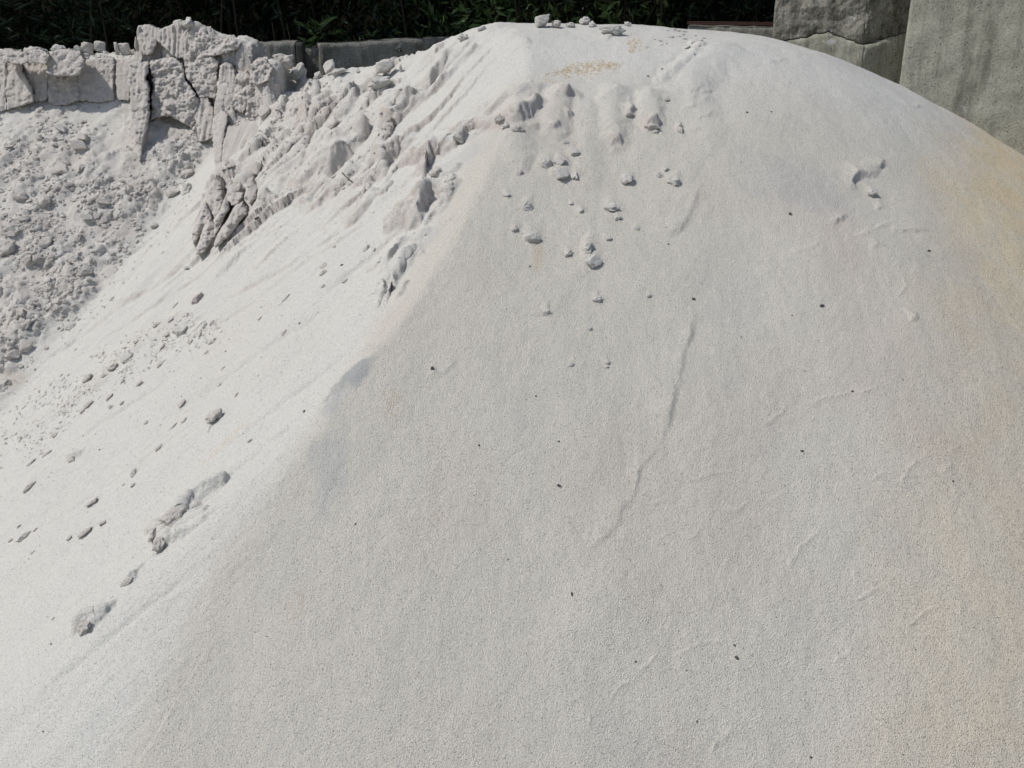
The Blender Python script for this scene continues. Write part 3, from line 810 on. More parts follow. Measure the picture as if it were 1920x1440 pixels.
M_SAND = sand_material('pale_quartz_sand', use_attr=True)
M_CLOD = sand_material('caked_sand', (.645, .62, .57))
M_CLOD_DAMP = sand_material('damp_caked_sand', (.615, .57, .518))
M_CLOD_PINK = sand_material('pinkish_caked_sand', (.50, .43, .41))
M_PEBBLE = sand_material('dark_pebble', (.10, .095, .09))
M_OCHRE = sand_material('ochre_chip', (.56, .43, .25), grain=.4)

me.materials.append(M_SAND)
pile = bpy.data.objects.new('sand_pile', me); col.objects.link(pile)
tag(pile, 'huge pale sand pile with smooth rounded front, dug-out crumbling cliff at its left end', 'sand pile')

# ------------------------------------------------------------------ the built terrain as a lookup
def W(u, v):
    """where the sight line through a photo pixel meets the finished pile: position and normal"""
    s, g = ray(u, v)
    c = int(np.clip(np.searchsorted(SS, s), 1, nc - 1)); 
    if abs(SS[c - 1] - s) < abs(SS[c] - s): c -= 1
    zr = CAMZ + g * Yd[c]; hit = (Zd[c] >= zr)
    if hit.any(): r_ = int(np.argmax(hit))
    else: r_ = int(np.argmin(np.where(Yd[c] > 3.5, zr - Zd[c], 9)))
    r_ = min(max(r_, 2), nr - 3); c = min(max(c, 2), nc - 3)
    a = Vector(P3[c + 2, r_] - P3[c - 2, r_]); bb = Vector(P3[c, r_ + 2] - P3[c, r_ - 2])
    n = a.cross(bb).normalized()
    if n.z < 0: n = -n
    p = Vector(P3[c, r_])
    dpt = p.y * cp - (p.z - CAMZ) * sp
    return p, n, dpt / FPX

# ------------------------------------------------------------------ ground, walls
gm = bpy.data.meshes.new('ground')
gv = [(-60, -40, -.47), (60, -40, -.47), (60, 60, -.47), (-60, 60, -.47)]
gm.from_pydata(gv, [], [(0, 1, 2, 3)])
M_GROUND = sand_material('sandy_yard_ground', (.42, .40, .36))
tag(link('ground', gm, M_GROUND), kind='structure', label='sandy yard ground round the pile')

def concrete(name, lo, hi, scale=1.0, bump=1.0, dark=.8):
    mt, nt, b = new_mat(name, .9)
    tc = nt.nodes.new('ShaderNodeNewGeometry'); pos = tc.outputs['Position']
    def noi(s, d=4, r=.6, vec=None):
        n = nt.nodes.new('ShaderNodeTexNoise'); n.inputs['Scale'].default_value = s; n.inputs['Detail'].default_value = d; n.inputs['Roughness'].default_value = r
        nt.links.new(vec or pos, n.inputs['Vector']); return n.outputs[0]
    c = ramp(nt, noi(3.2 * scale, 8, .72), [(.30, lo), (.52, tuple((a + b_) / 2 for a, b_ in zip(lo, hi))), (.72, hi)]).outputs[0]
    c = mixc(nt, c, ramp(nt, noi(120, 4, .7), [(.3, (.58, .575, .55)), (.5, (1, 1, 1)), (.72, (1.25, 1.24, 1.2))]).outputs[0], 1.0, 'MULTIPLY')
    mp_ = node(nt, 'ShaderNodeMapping'); mp_.inputs['Scale'].default_value = (1, 1, .18); nt.links.new(pos, mp_.inputs['Vector'])
    c = mixc(nt, c, ramp(nt, noi(16, 5, .65, mp_.outputs[0]), [(.46, (1, 1, 1)), (.64, (.5, .49, .47))]).outputs[0], dark, 'MULTIPLY')
    # pale scrapes
    c = mixc(nt, c, (.42, .42, .40), mixc(nt, (0, 0, 0), ramp(nt, noi(5.3, 5, .75), [(.64, (0, 0, 0)), (.71, (.8, .8, .8))]).outputs[0], 1.0))
    # blow holes
    vo = nt.nodes.new('ShaderNodeTexVoronoi'); vo.inputs['Scale'].default_value = 55; vo.inputs['Randomness'].default_value = 1; nt.links.new(pos, vo.inputs['Vector'])
    pit = ramp(nt, vo.outputs['Distance'], [(.09, (0, 0, 0)), (.17, (1, 1, 1))]).outputs[0]
    sepc = node(nt, 'ShaderNodeSeparateColor'); nt.links.new(vo.outputs['Color'], sepc.inputs[0])
    keep = node(nt, 'ShaderNodeMath', operation='LESS_THAN'); nt.links.new(sepc.outputs[1], keep.inputs[0]); keep.inputs[1].default_value = .6
    pitm = mixc(nt, pit, (1, 1, 1), keep.outputs[0])
    c = mixc(nt, c, mixc(nt, (.28, .27, .24), (1, 1, 1), pitm), 1.0, 'MULTIPLY')
    nt.links.new(c, b.inputs['Base Color'])
    b1 = node(nt, 'ShaderNodeBump', Strength=.5 * bump, Distance=.008); nt.links.new(noi(28, 6, .7), b1.inputs['Height'])
    b2 = node(nt, 'ShaderNodeBump', Strength=.8 * bump, Distance=.008); nt.links.new(pitm, b2.inputs['Height']); nt.links.new(b1.outputs[0], b2.inputs['Normal'])
    b3 = node(nt, 'ShaderNodeBump', Strength=.4 * bump, Distance=.003); nt.links.new(noi(180, 3, .6), b3.inputs['Height']); nt.links.new(b2.outputs[0], b3.inputs['Normal'])
    nt.links.new(b3.outputs[0], b.inputs['Normal'])
    return mt
M_CONC = concrete('weathered_grey_concrete', (.26, .255, .205), (.35, .345, .285))
M_CONC2 = concrete('rough_stained_concrete', (.12, .115, .095), (.34, .325, .27), 2.2, 2.0, 1.0)
M_CONC3 = concrete('dark_grey_concrete', (.13, .128, .11), (.27, .265, .235), 1.6, 1.2, .8)  # darker grey concrete for the low wall blocks

def slab(name, corners, z0, z1, thick, mat, parent=None, rough=.0, nx=60, nz=60, topn=0.0, botn=None, lean=(0, 0), seed=0, edge=.012):
    """an upright concrete block: front face from plan point a to b (seen from the a->b right-hand side is the back), real thickness,
    chipped, slightly uneven face. topn / botn roughen the upper / lower edge."""
    a, b_ = Vector((*corners[0], 0)), Vector((*corners[1], 0))
    e = (b_ - a); ln = e.length; e.normalize(); n_ = Vector((e.y, -e.x, 0))   # faces the camera when a is left of b
    U = np.linspace(0, 1, nx); Vv = np.linspace(0, 1, nz)
    uu, vv = np.meshgrid(U, Vv, indexing='ij')
    top = z1 + (topn(uu * ln) if callable(topn) else topn * fbm2(uu * ln * 6, uu * 0 + 3.3, 4, 200 + seed) if topn else 0)
    bot = z0 + (botn(uu * ln) if botn else 0)
    zz = bot + (top - bot) * vv
    dd = rough * fbm2(uu * ln * 9 + seed, zz * 9, 5, 210 + seed, .55)
    # rounded, chipped rim
    rim = np.minimum(np.minimum(uu, 1 - uu) * ln, np.minimum(vv, 1 - vv) * (z1 - z0))
    chip = edge * (1 + .9 * n2(uu * ln * 14 + 3, zz * 14, 230 + seed))
    dd = dd - np.clip(chip - rim, 0, None) ** 1.2 * 1.5
    px = a.x + e.x * uu * ln + n_.x * dd + lean[0] * (zz - z0); py = a.y + e.y * uu * ln + n_.y * dd + lean[1] * (zz - z0)
    fr_ = np.stack([px, py, zz], -1).reshape(-1, 3)
    bk = fr_.copy(); back_off = np.stack([uu * 0 - n_.x * thick - n_.x * dd, uu * 0 - n_.y * thick - n_.y * dd, uu * 0], -1).reshape(-1, 3); bk = bk + back_off
    id_ = np.arange(nx * nz).reshape(nx, nz); K = nx * nz
    fcs = []
    q_ = np.stack([id_[:-1, :-1], id_[1:, :-1], id_[1:, 1:], id_[:-1, 1:]], -1).reshape(-1, 4)
    fcs += q_.tolist(); fcs += (q_[:, ::-1] + K).tolist()
    for line in (id_[:, 0], id_[-1, :], id_[::-1, -1], id_[0, ::-1]):
        for p, q2 in zip(line[:-1], line[1:]): fcs.append([int(p), int(p + K), int(q2 + K), int(q2)])
    mesh = bpy.data.meshes.new(name); mesh.from_pydata(np.r_[fr_, bk].tolist(), [], fcs); mesh.update()
    return link(name, mesh, mat, parent, smooth=True)

def at(u, v, y):
    s, g = ray(u, v); return s * y, y, CAMZ + g * y

# right-hand big block: its near-left vertical edge runs through (1700,0)-(1693,138)
xa, ya, za = at(1699, 60, 5.30)
xb, yb, zb = at(2500, 60, 4.55)
bw = slab('concrete_wall', ((xa, ya), (xb, yb)), -.46, 2.6, .62, M_CONC, rough=.005, nx=120, nz=200, lean=(.028, 0), seed=1)
bw.location.x = -.028 * (za + .46)
tag(bw, 'large smooth grey concrete wall slab at right behind the pile', 'concrete wall')

# pier beside it: a chipped upper course on a cleaner lower course
pier = empty('concrete_pier', (at(1575, 60, 5.75)[0], 5.75, -.46)); PO = pier.location.copy()
def under(o): o.location = -PO; return o
x0, y0, z0 = at(1449, 60, 5.72); x1, y1, z1 = at(1619, 70, 5.56); x2, y2, z2 = at(1720, 60, 5.66)
zj = at(1550, 68, 5.65)[2]
LP_ = math.hypot(x1 - x0, y1 - y0); LQ_ = math.hypot(x2 - x1, y2 - y1)
def jag1(L_): return np.interp(L_ / LP_, [0, .3, .62, .88, 1], [-.03, -.008, .022, -.018, -.035]) + .008 * fbm2(L_ * 22, L_ * 0, 4, 301)
def jag2(L_): return np.interp(L_ / LQ_, [0, .25, .85, 1], [-.035, -.02, .024, .028]) + .007 * fbm2(L_ * 24, L_ * 0, 4, 302)
def low1(L_): return jag1(L_ + .05) - .004
def low2(L_): return jag2(L_) - .004
under(slab('upper_block', ((x0, y0), (x1, y1)), zj, 2.5, .5, M_CONC2, pier, rough=.014, nx=130, nz=220, botn=jag1, seed=3, edge=.006))
under(slab('lower_block', ((x0 + .05, y0 - .012), (x1 - .004, y1 - .03)), -.46, zj, .5, M_CONC, pier, rough=.006, nx=110, nz=120, topn=low1, seed=4, edge=.008))
under(slab('upper_block', ((x1 + .004, y1 + .0), (x2, y2)), zj + .0, 2.5, .4, M_CONC2, pier, rough=.022, nx=90, nz=220, botn=jag2, seed=5, edge=.006))
under(slab('lower_block', ((x1 + .002, y1 - .027), (x2, y2 - .02)), -.46, zj, .4, M_CONC, pier, rough=.008, nx=70, nz=120, topn=low2, seed=6, edge=.008))
tag(pier, 'weathered concrete pier of stacked blocks with ragged joint, left of the big wall slab', 'concrete pier')

# low wall behind the ridge: separate panels
def lowblock(name, u0, v0, u1, v1, y0_, y1_, mat, label, seed, thick=.3, cat='concrete block', group=None, topn=.004, nx=120):
    a = at(u0, v0, y0_); b_ = at(u1, v1, y1_)
    zt = (a[2] + b_[2]) / 2
    o = slab(name, (a[:2], b_[:2]), -.46, zt, thick, mat, rough=.008, nx=nx, nz=90, topn=topn, seed=seed, edge=.006)
    # tilt its top line to the photo
    sl = (b_[2] - a[2]) / max(math.hypot(b_[0] - a[0], b_[1] - a[1]), .1)
    co = np.empty(len(o.data.vertices) * 3, np.float32); o.data.vertices.foreach_get('co', co); co = co.reshape(-1, 3)
    co[:, 2] += sl * (co[:, 0] - (a[0] + b_[0]) / 2) * (co[:, 2] + .46) / (zt + .46)
    o.data.vertices.foreach_set('co', co.ravel()); o.data.update()
    return tag(o, label, cat, group)
lowblock('concrete_block', 601, 84, 1000, 62, 6.45, 6.75, M_CONC3, 'long dark-stained concrete block with pale top edge behind the ridge saddle', 11, group='low wall of concrete blocks behind the pile')
lowblock('concrete_block', 562, 91, 606, 91, 6.62, 6.62, M_CONC3, 'narrow recessed concrete block between the dark post and the long block', 12, nx=40, group='low wall of concrete blocks behind the pile')
lowblock('concrete_block', 380, 84, 553, 80, 6.30, 6.36, M_CONC3, 'dark concrete block behind the cliff top, left of the post', 13, group='low wall of concrete blocks behind the pile')
lowblock('concrete_block', 1290, 49, 1460, 52, 6.4, 6.3, M_CONC3, 'rough concrete block under the rusty bar beside the pier', 14, nx=70, group='low wall of concrete blocks behind the pile')
M_POST, nt, b = new_mat('blackened_post', .8)
n = node(nt, 'ShaderNodeTexNoise', Scale=30.0); nt.links.new(ramp(nt, n.outputs[0], [(.3, (.02, .02, .02)), (.8, (.06, .058, .05))]).outputs[0], b.inputs['Base Color'])
lowblock('post', 554, 80, 567, 80, 6.33, 6.33, M_POST, 'blackened upright post standing between two low wall blocks', 15, thick=.08, cat='post', nx=12)
M_RUST, nt, b = new_mat('rusty_steel', .7)
n = node(nt, 'ShaderNodeTexNoise', Scale=25.0); nt.links.new(ramp(nt, n.outputs[0], [(.3, (.025, .014, .011)), (.75, (.09, .045, .032))]).outputs[0], b.inputs['Base Color'])
a = Vector(at(1289, 43, 6.42)); b_ = Vector(at(1475, 45, 6.32))
bm = bmesh.new()
e = (b_ - a); L_ = e.length
for y_off, z_off, w_, h_ in ((0, 0, .05, .005), (-.022, -.007, .006, .013), (.022, -.007, .006, .013)):
    ret = bmesh.ops.create_cube(bm, size=1)
    for v_ in ret['verts']: v_.co = Vector((v_.co.x * L_, v_.co.y * w_ + y_off, v_.co.z * h_ + z_off))
mb = bpy.data.meshes.new('steel_bar'); bm.to_mesh(mb); bm.free()
bar = link('steel_bar', mb, M_RUST); bar.location = (a + b_) / 2; bar.rotation_euler = e.to_track_quat('X', 'Z').to_euler()
bar.location.z += .006
tag(bar, 'rusty steel channel bar lying on the low wall beside the pier', 'steel bar')

# ------------------------------------------------------------------ vegetation behind
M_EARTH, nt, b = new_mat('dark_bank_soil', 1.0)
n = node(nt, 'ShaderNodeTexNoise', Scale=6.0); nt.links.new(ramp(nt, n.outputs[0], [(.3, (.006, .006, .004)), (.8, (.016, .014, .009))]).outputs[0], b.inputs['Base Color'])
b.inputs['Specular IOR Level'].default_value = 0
bx = np.linspace(-16, 16, 60); by = np.linspace(8.6, 22, 30)
vx, vy = np.meshgrid(bx, by, indexing='ij')
vz = -.5 + 4.8 * sstep(8.6, 14, vy) + .3 * n2(vx * .7, vy * .7, 400)  # bank added as a dark backdrop so no sky shows between the shrubs
idb = np.arange(60 * 30).reshape(60, 30)
em = bpy.data.meshes.new('backdrop_bank'); em.from_pydata(np.stack([vx, vy, vz], -1).reshape(-1, 3).tolist(), [], np.stack([idb[:-1, :-1], idb[1:, :-1], idb[1:, 1:], idb[:-1, 1:]], -1).reshape(-1, 4).tolist())
tag(link('backdrop_bank', em, M_EARTH, smooth=True), kind='structure', label='dark soil bank added behind the shrubs to close off the sky')

def leaf_mat(name, c1, c2, rough=.45):
    mt, nt, b = new_mat(name, rough)
    oi = nt.nodes.new('ShaderNodeNewGeometry')
    c = ramp(nt, oi.outputs['Random Per Island'], [(0, c1), (1, c2)]).outputs[0]
    nt.links.new(c, b.inputs['Base Color']); b.inputs['Specular IOR Level'].default_value = .35
    return mt
M_LEAF = leaf_mat('dark_green_leaves', (.007, .013, .006), (.024, .042, .016))
M_LEAF2 = leaf_mat('fresh_green_leaves', (.02, .038, .012), (.11, .17, .045))
M_STEM, nt, b = new_mat('shrub_stem', .9); b.inputs['Base Color'].default_value = (.045, .036, .026, 1)

def leaf_arrays(centers, dirs, length, width, r):
    """folded pointed leaves: 6 vertices, 4 triangles each"""
    k = len(centers)
    d = dirs / (np.linalg.norm(dirs, axis=1, keepdims=True) + 1e-9)
    side = np.cross(d, r.normal(size=(k, 3))); side /= np.linalg.norm(side, axis=1, keepdims=True) + 1e-9
    nn = np.cross(side, d)
    ln = length[:, None]; w = width[:, None]
    p0 = centers; p3 = centers + d * ln - nn * ln * .12
    m1 = centers + d * ln * .4
    v = np.stack([p0, m1 + side * w * .5 + nn * w * .18, p3, m1 - side * w * .5 + nn * w * .18, m1], 1)
    f = np.array([(0, 4, 1), (4, 2, 1), (0, 3, 4), (3, 2, 4)])
    return v.reshape(-1, 3), (f[None] + (np.arange(k) * 5)[:, None, None]).reshape(-1, 3)

def crown_mesh(name, n_spray, box, leaf_l, leaf_w, per, mat, seed, pinnate=False):
    r = np.random.default_rng(seed)
    C_, D_, Ls, Ws = [], [], [], []
    for i in range(n_spray):
        c = np.array([r.uniform(-box[0], box[0]), r.uniform(-box[1], box[1]), r.uniform(0, box[2])])
        t = c[2] / box[2]; sh = 1 - .45 * t ** 2
        c[:2] *= sh
        if n2(np.array([c[0] * 1.9 + seed]), np.array([c[2] * 1.9 + c[1]]), 8)[0] < -.22: continue
        out = np.array([c[0], c[1] - .3, .5]) + r.normal(size=3) * .6; out /= np.linalg.norm(out)
        L0 = r.uniform(.18, .34)
        for j in range(per):
            tt_ = (j + .5) / per
            p = c + out * L0 * tt_ + np.array([0, 0, -.12 * tt_ ** 2])
            if pinnate:
                sd_ = np.cross(out, (0, 0, 1)); sd_ /= np.linalg.norm(sd_) + 1e-9
                dd_ = out * .5 + sd_ * (1 if j % 2 else -1) + r.normal(size=3) * .12
            else:
                dd_ = out * .6 + r.normal(size=3) * .7 + np.array([0, 0, -.25])
            C_.append(p); D_.append(dd_); k_ = r.uniform(.65, 1.2); Ls.append(leaf_l * k_); Ws.append(leaf_w * k_)
    v, f = leaf_arrays(np.array(C_), np.array(D_), np.array(Ls), np.array(Ws), r)
    m_ = bpy.data.meshes.new(name); m_.from_pydata(v.tolist(), [], f.tolist()); m_.materials.append(mat); return m_

def stem_mesh(name, h, seed, n=5, r0=.02):
    r = random.Random(seed); bm = bmesh.new()
    for k in range(n):
        p = Vector((r.uniform(-.12, .12), r.uniform(-.1, .1), 0)); d = Vector((r.uniform(-.25, .25), r.uniform(-.25, .2), 1)).normalized()
        rings = []
        for i in range(7):
            t = i / 6; rad = r0 * (1 - .8 * t)
            rings.append([bm.verts.new(p + Vector((math.cos(a_) * rad, math.sin(a_) * rad, 0))) for a_ in (0, 1.05, 2.1, 3.14, 4.19, 5.24)])
            p = p + d * h / 6; d = (d + Vector((r.uniform(-.14, .14), r.uniform(-.14, .14), 0))).normalized()
        for A, B in zip(rings[:-1], rings[1:]):
            for i in range(6): bm.faces.new((A[i], A[(i + 1) % 6], B[(i + 1) % 6], B[i]))
    m_ = bpy.data.meshes.new(name); bm.to_mesh(m_); bm.free(); m_.materials.append(M_STEM); return m_

crowns = [crown_mesh('crown', 950, (.85, .6, 2.7), .085, .017, 9, M_LEAF, 1),
          crown_mesh('crown', 950, (.85, .6, 2.6), .075, .022, 9, M_LEAF2, 2),
          crown_mesh('crown', 700, (.85, .6, 2.8), .11, .016, 10, M_LEAF, 3, True),
          crown_mesh('crown', 950, (.85, .6, 2.7), .06, .022, 9, M_LEAF, 4)]
stems = [stem_mesh('stem', 2.3, 5), stem_mesh('stem', 2.4, 6)]
def shrub(x, y, z, ci, rz, sc, label, name='shrub', group='shrubs behind the low wall'):
    r_ = empty(name, (x, y, z)); r_.rotation_euler.z = rz; r_.scale = (sc, sc, sc)
    link('crown', crowns[ci], None, r_); link('stem', stems[ci % 2], None, r_)
    return tag(r_, label, 'shrub', group)
row = [(-3.6, 7.45, 0), (-2.75, 7.3, 2), (-1.95, 7.4, 0), (-1.1, 7.45, 3), (-.35, 7.35, 1), (.3, 7.3, 1), (1.0, 7.4, 3), (1.8, 7.45, 0), (2.6, 7.3, 2), (3.4, 7.4, 1)]
labs = ['dark narrow-leaved shrub behind the far left cliff', 'dark feathery shrub above the left cliff top', 'dark narrow-leaved shrub behind the highest cliff block',
        'dark small-leaved shrub behind the recessed wall block', 'brighter green shrub behind the long stained block', 'bright green leafy shrub just behind the rounded crest',
        'dark shrub behind the loose blocks on the crest', 'dark shrub behind the rusty steel bar', 'dark shrub behind the concrete pier', 'shrub hidden behind the large wall slab']
for k, (x_s, y_s, ci) in enumerate(row[:8]):
    shrub(x_s, y_s, -.46, ci, random.uniform(-.5, .5), random.uniform(.95, 1.08), labs[k])
for k in range(8):
    shrub(-3.9 + k * 1.0, 8.0, -.3, (0, 3)[k % 2], random.uniform(0, 6), 1.1, 'dark shrub in the second row, lost in deep shade on the bank')
for k in range(8):
    shrub(-4.2 + k * 1.05, 8.45 + .1 * (k % 2), -.2, (k * 3 + 1) % 4 if k % 3 else 0, random.uniform(0, 6), 1.2, 'dark shrub in the second row, lost in deep shade on the bank')
# the leaning leafy plant with long leaflets over the wall
fern = empty('leafy_plant', (at(592, 60, 6.75)[0], 6.75, -.46))
def frond_mesh():
    r = np.random.default_rng(9); C_, D_, Ls, Ws = [], [], [], []
    for k in range(15):
        a_ = r.uniform(-math.pi, 0) if k < 11 else r.uniform(0, math.pi)
        d = np.array([math.cos(a_) * .8, math.sin(a_) * .5, .65]); d /= np.linalg.norm(d)
        z0_ = 1.62 + r.uniform(-.05, .27); L0 = r.uniform(.16, .30)
        for j in range(18):
            t = j / 17; p = np.array([0, 0, z0_]) + d * L0 * t + np.array([0, 0, -.30 * (t * L0 / .3) ** 2 * .6])
            sd_ = np.cross(d, (0, 0, 1)); sd_ /= np.linalg.norm(sd_)
            C_.append(p); D_.append(d * .7 + sd_ * (1 if j % 2 else -1) + r.normal(size=3) * .12); q_ = math.sin(math.pi * (t * .8 + .15)); Ls.append(.075 * q_ + .01); Ws.append(.014 * q_ + .003)
    v, f = leaf_arrays(np.array(C_), np.array(D_), np.array(Ls), np.array(Ws), r)
    m_ = bpy.data.meshes.new('frond'); m_.from_pydata(v.tolist(), [], f.tolist()); m_.materials.append(M_LEAF2); return m_
link('frond', frond_mesh(), None, fern); st_ = link('stem', stem_mesh('stem', 1.95, 12, 2, .012), None, fern)
tag(fern, 'leafy plant with long drooping leaflets leaning over the low wall beside the post', 'plant')
# tall trees whose crowns keep the shrubs in shade
tcrown = crown_mesh('crown', 1500, (2.6, 1.3, 3.0), .16, .06, 9, M_LEAF, 21)
for k, (x_t, y_t, lb) in enumerate([(-4.2, 8.6, 'tall dark tree over the far left shrubs'), (-1.4, 8.7, 'tall dark tree over the cliff end of the pile'), (1.6, 8.6, 'tall dark tree over the crest of the pile'), (4.4, 8.7, 'tall dark tree behind the big wall slab')]):
    t = empty('tree', (x_t, y_t, -.3))
    for q_ in (0, 1):
        c_ = link('crown', tcrown, None, t); c_.location = (0, -.75, 2.15 + .3 * q_); c_.rotation_euler.z = (k + q_) * math.pi
    link('trunk', stem_mesh('trunk', 4.2, 30 + k, 1, .13), None, t)
    tag(t, lb, 'tree', 'trees shading the shrubs')

# ------------------------------------------------------------------ clods
def clod_mesh(seed, sub=3, cuts=7, rough=.10, sharp=.75, boxy=False):
    r = random.Random(seed); bm = bmesh.new()
    bmesh.ops.create_icosphere(bm, subdivisions=sub, radius=1)
    planes = [(Vector((r.gauss(0, 1), r.gauss(0, 1), r.gauss(0, 1))).normalized(), r.uniform(.42, .8)) for _ in range(cuts)]
    off = r.uniform(0, 50)
    if boxy:
        rt = Euler((r.uniform(0, 3), r.uniform(0, 3), r.uniform(0, 3))).to_matrix()
        for v in bm.verts:
            m_ = max(abs(v.co.x), abs(v.co.y), abs(v.co.z)); v.co = rt @ (v.co * (1 / m_) ** .85 * .74)
    vs = list(bm.verts); co = np.array([v.co for v in vs])
    nz = n3(co[:, 0] * 2.2 + off, co[:, 1] * 2.2, co[:, 2] * 2.2, 3) * rough + n3(co[:, 0] * 6 + off, co[:, 1] * 6, co[:, 2] * 6, 4) * rough * .45 + n3(co[:, 0] * 13 + off, co[:, 1] * 13, co[:, 2] * 13, 5) * rough * .16
    for v, k in zip(vs, nz):
        p = v.co.copy()
        for n_, d_ in planes:
            t = p.dot(n_) - d_
            if t > 0: p -= n_ * t * sharp
        v.co = p * (1 + k)
    m_ = bpy.data.meshes.new('clod'); bm.to_mesh(m_); bm.free()
    m_.polygons.foreach_set('use_smooth', np.ones(len(m_.polygons), dtype=bool))
    return m_
CL = {}
def variants(kind, n, **kw):
    random.seed(len(kind) * 7 + kw['sub'])
    out = [clod_mesh(hash((kind == 'a', i)) % 9973 + i * 31 + len(kind), **kw) for i in range(n)]
    CL[kind] = out
variants('round', 8, sub=4, cuts=8, rough=.24, sharp=.8)
variants('block', 14, sub=4, cuts=4, rough=.12, sharp=.9, boxy=True)
variants('lump', 10, sub=4, cuts=7, rough=.36, sharp=.75)
variants('small', 16, sub=2, cuts=9, rough=.24, sharp=.95)
for m_ in CL['small']: m_.polygons.foreach_set('use_smooth', np.zeros(len(m_.polygons), dtype=bool))
random.seed(3)
def with_mat(m_, mat, cache={}):
    k = (m_.name, mat.name)
    if k not in cache:
        c = m_.copy(); c.materials.clear(); c.materials.append(mat); cache[k] = c
    return cache[k]

def clod(u, v, w, h, label, group=None, kind='round', mat=None, ang=0, sink=.35, vi=None, name='clod', thick=None, cat='clod'):
    """w, h: size in photo pixels; ang: tilt in the picture (deg, counter-clockwise); sink: share of its thickness below the sand"""
    p, n_, mm = W(u, v + h * .30)
    mat = mat or M_CLOD
    if group in ('clods along the crest', 'clods on the cliff top'): kind = 'lump' if kind == 'round' else kind
    vs = CL[kind]; m_ = with_mat(vs[(vi if vi is not None else random.randrange(len(vs)))], mat)
    o = bpy.data.objects.new(name, m_); col.objects.link(o)
    # local frame on the slope
    ex = Vector((1, 0, 0)); ex = (ex - n_ * ex.dot(n_)).normalized(); ey = n_.cross(ex)
    a_ = R(ang); e1 = ex * math.cos(a_) + ey * math.sin(a_); e2 = n_.cross(e1)
    if group == 'clods along the crest': w, h = w * .88, h * .88
    if group == 'clods on the smooth front': w, h, sink = w * .93, h * .95, sink + .06
    sx = w * mm / 2 * 1.12; sy = h * mm / 2 * 1.2; th = (thick * mm / 2) if thick else min(sx, sy) * (.95 if sink < .22 else .72)
    rot = Matrix((e1, e2, n_)).transposed()
    if group in ('clods along the crest', 'clods on the cliff top'):      # standing proud against the background
        p, n_, mm = W(u, v + h * .5); th = min(sx, sy) * .95
        e1 = Vector((math.cos(a_), 0, math.sin(a_))); e2 = Vector((-math.sin(a_), 0, math.cos(a_))); n_ = Vector((0, -1, 0)); rot = Matrix((e1, e2, n_)).transposed()
        sx, sy = sx * .95, sy * .93
        p = p + Vector((0, 0, h * mm * (.5 - .35 * sink))); sink = .5
    spin = Euler((0, 0, random.choice((0, math.pi)))).to_matrix()
    o.matrix_world = Matrix.Translation(p + n_ * th * (1 - 2 * sink) * .8) @ (rot.to_4x4()) @ Matrix.Diagonal((sx, sy, th, 1)) @ spin.to_4x4()
    return tag(o, label, cat, group)

for (u, v, w, h, lb, gp, kd, mt_, an, sk) in NAMED:
    clod(u, v, w, h, lb, gp, kd, {None: None, 'damp': M_CLOD_DAMP, 'pink': M_CLOD_PINK}[mt_], an, sk)
D = M_CLOD_DAMP

# dark pebbles
PEB = [(1300,560,9,6,'dark pebble sitting on the slump line'),(1542,572,12,7,'largest dark pebble on the right part of the front'),(1481,401,7,8,'dark pebble upper right, above the large pebble'),
 (1742,469,8,6,'dark pebble on the beige-tinted sand'),(1597,733,6,6,'dark chip above a pale embossed line at right'),(1503,845,8,5,'flat dark pebble in the right half, mid height'),(1049,911,9,6,'dark pebble low in the centre'),
 (1381,1231,8,9,'roundest dark pebble, low right of centre'),(1376,1211,6,5,'small dark pebble right above the roundest one'),(1191,1241,5,5,'small dark pebble near a pale line, bottom centre'),(1071,1112,5,9,'thin dark chip low in the centre'),
 (1786,902,6,4,'dark speck low on the beige sand'),(811,691,9,8,'dark pebble half sunk in a small dent left of centre'),(571,771,5,7,'black chip on the ridge edge left of centre'),(1243,130,6,4,'black speck in the top hollow'),(1215,142,5,4,'second black speck in the top hollow'),
 (641,496,7,5,'dark pebble on the upper sunlit slope'),(188,842,4,4,'black speck on the lower sunlit slope'),(1047,827,5,4,'small dark pebble left of the slump line'),(1005,744,5,4,'dark speck left of centre front'),(483,418,11,5,'black chip below the pinnacles'),
 (96,1208,5,5,'dark speck at the lower left'),(81,1371,5,4,'dark speck near the lower left corner'),(561,606,6,4,'black chip on a streak of the sunlit slope'),(898,835,5,4,'dark speck in the lower middle'),(1307,1352,5,4,'dark speck near the bottom centre'),(1520,1419,5,5,'dark speck near the bottom edge at right'),
 (1400,211,5,5,'dark speck at the upper right of the front'),(1446,210,4,4,'dark speck left of a fine crack, upper right'),(1252,458,5,4,'black speck above the slump line'),(992,500,4,4,'dark speck below the ochre stain'),(666,983,5,4,'dark speck low left of centre')]
for (u, v, w, h, lb) in PEB:
    clod(u, v, w * .85, h * .85, lb, 'dark pebbles strewn on the sand', 'block', M_PEBBLE, random.uniform(-40, 40), .3, name='pebble', cat='pebble')

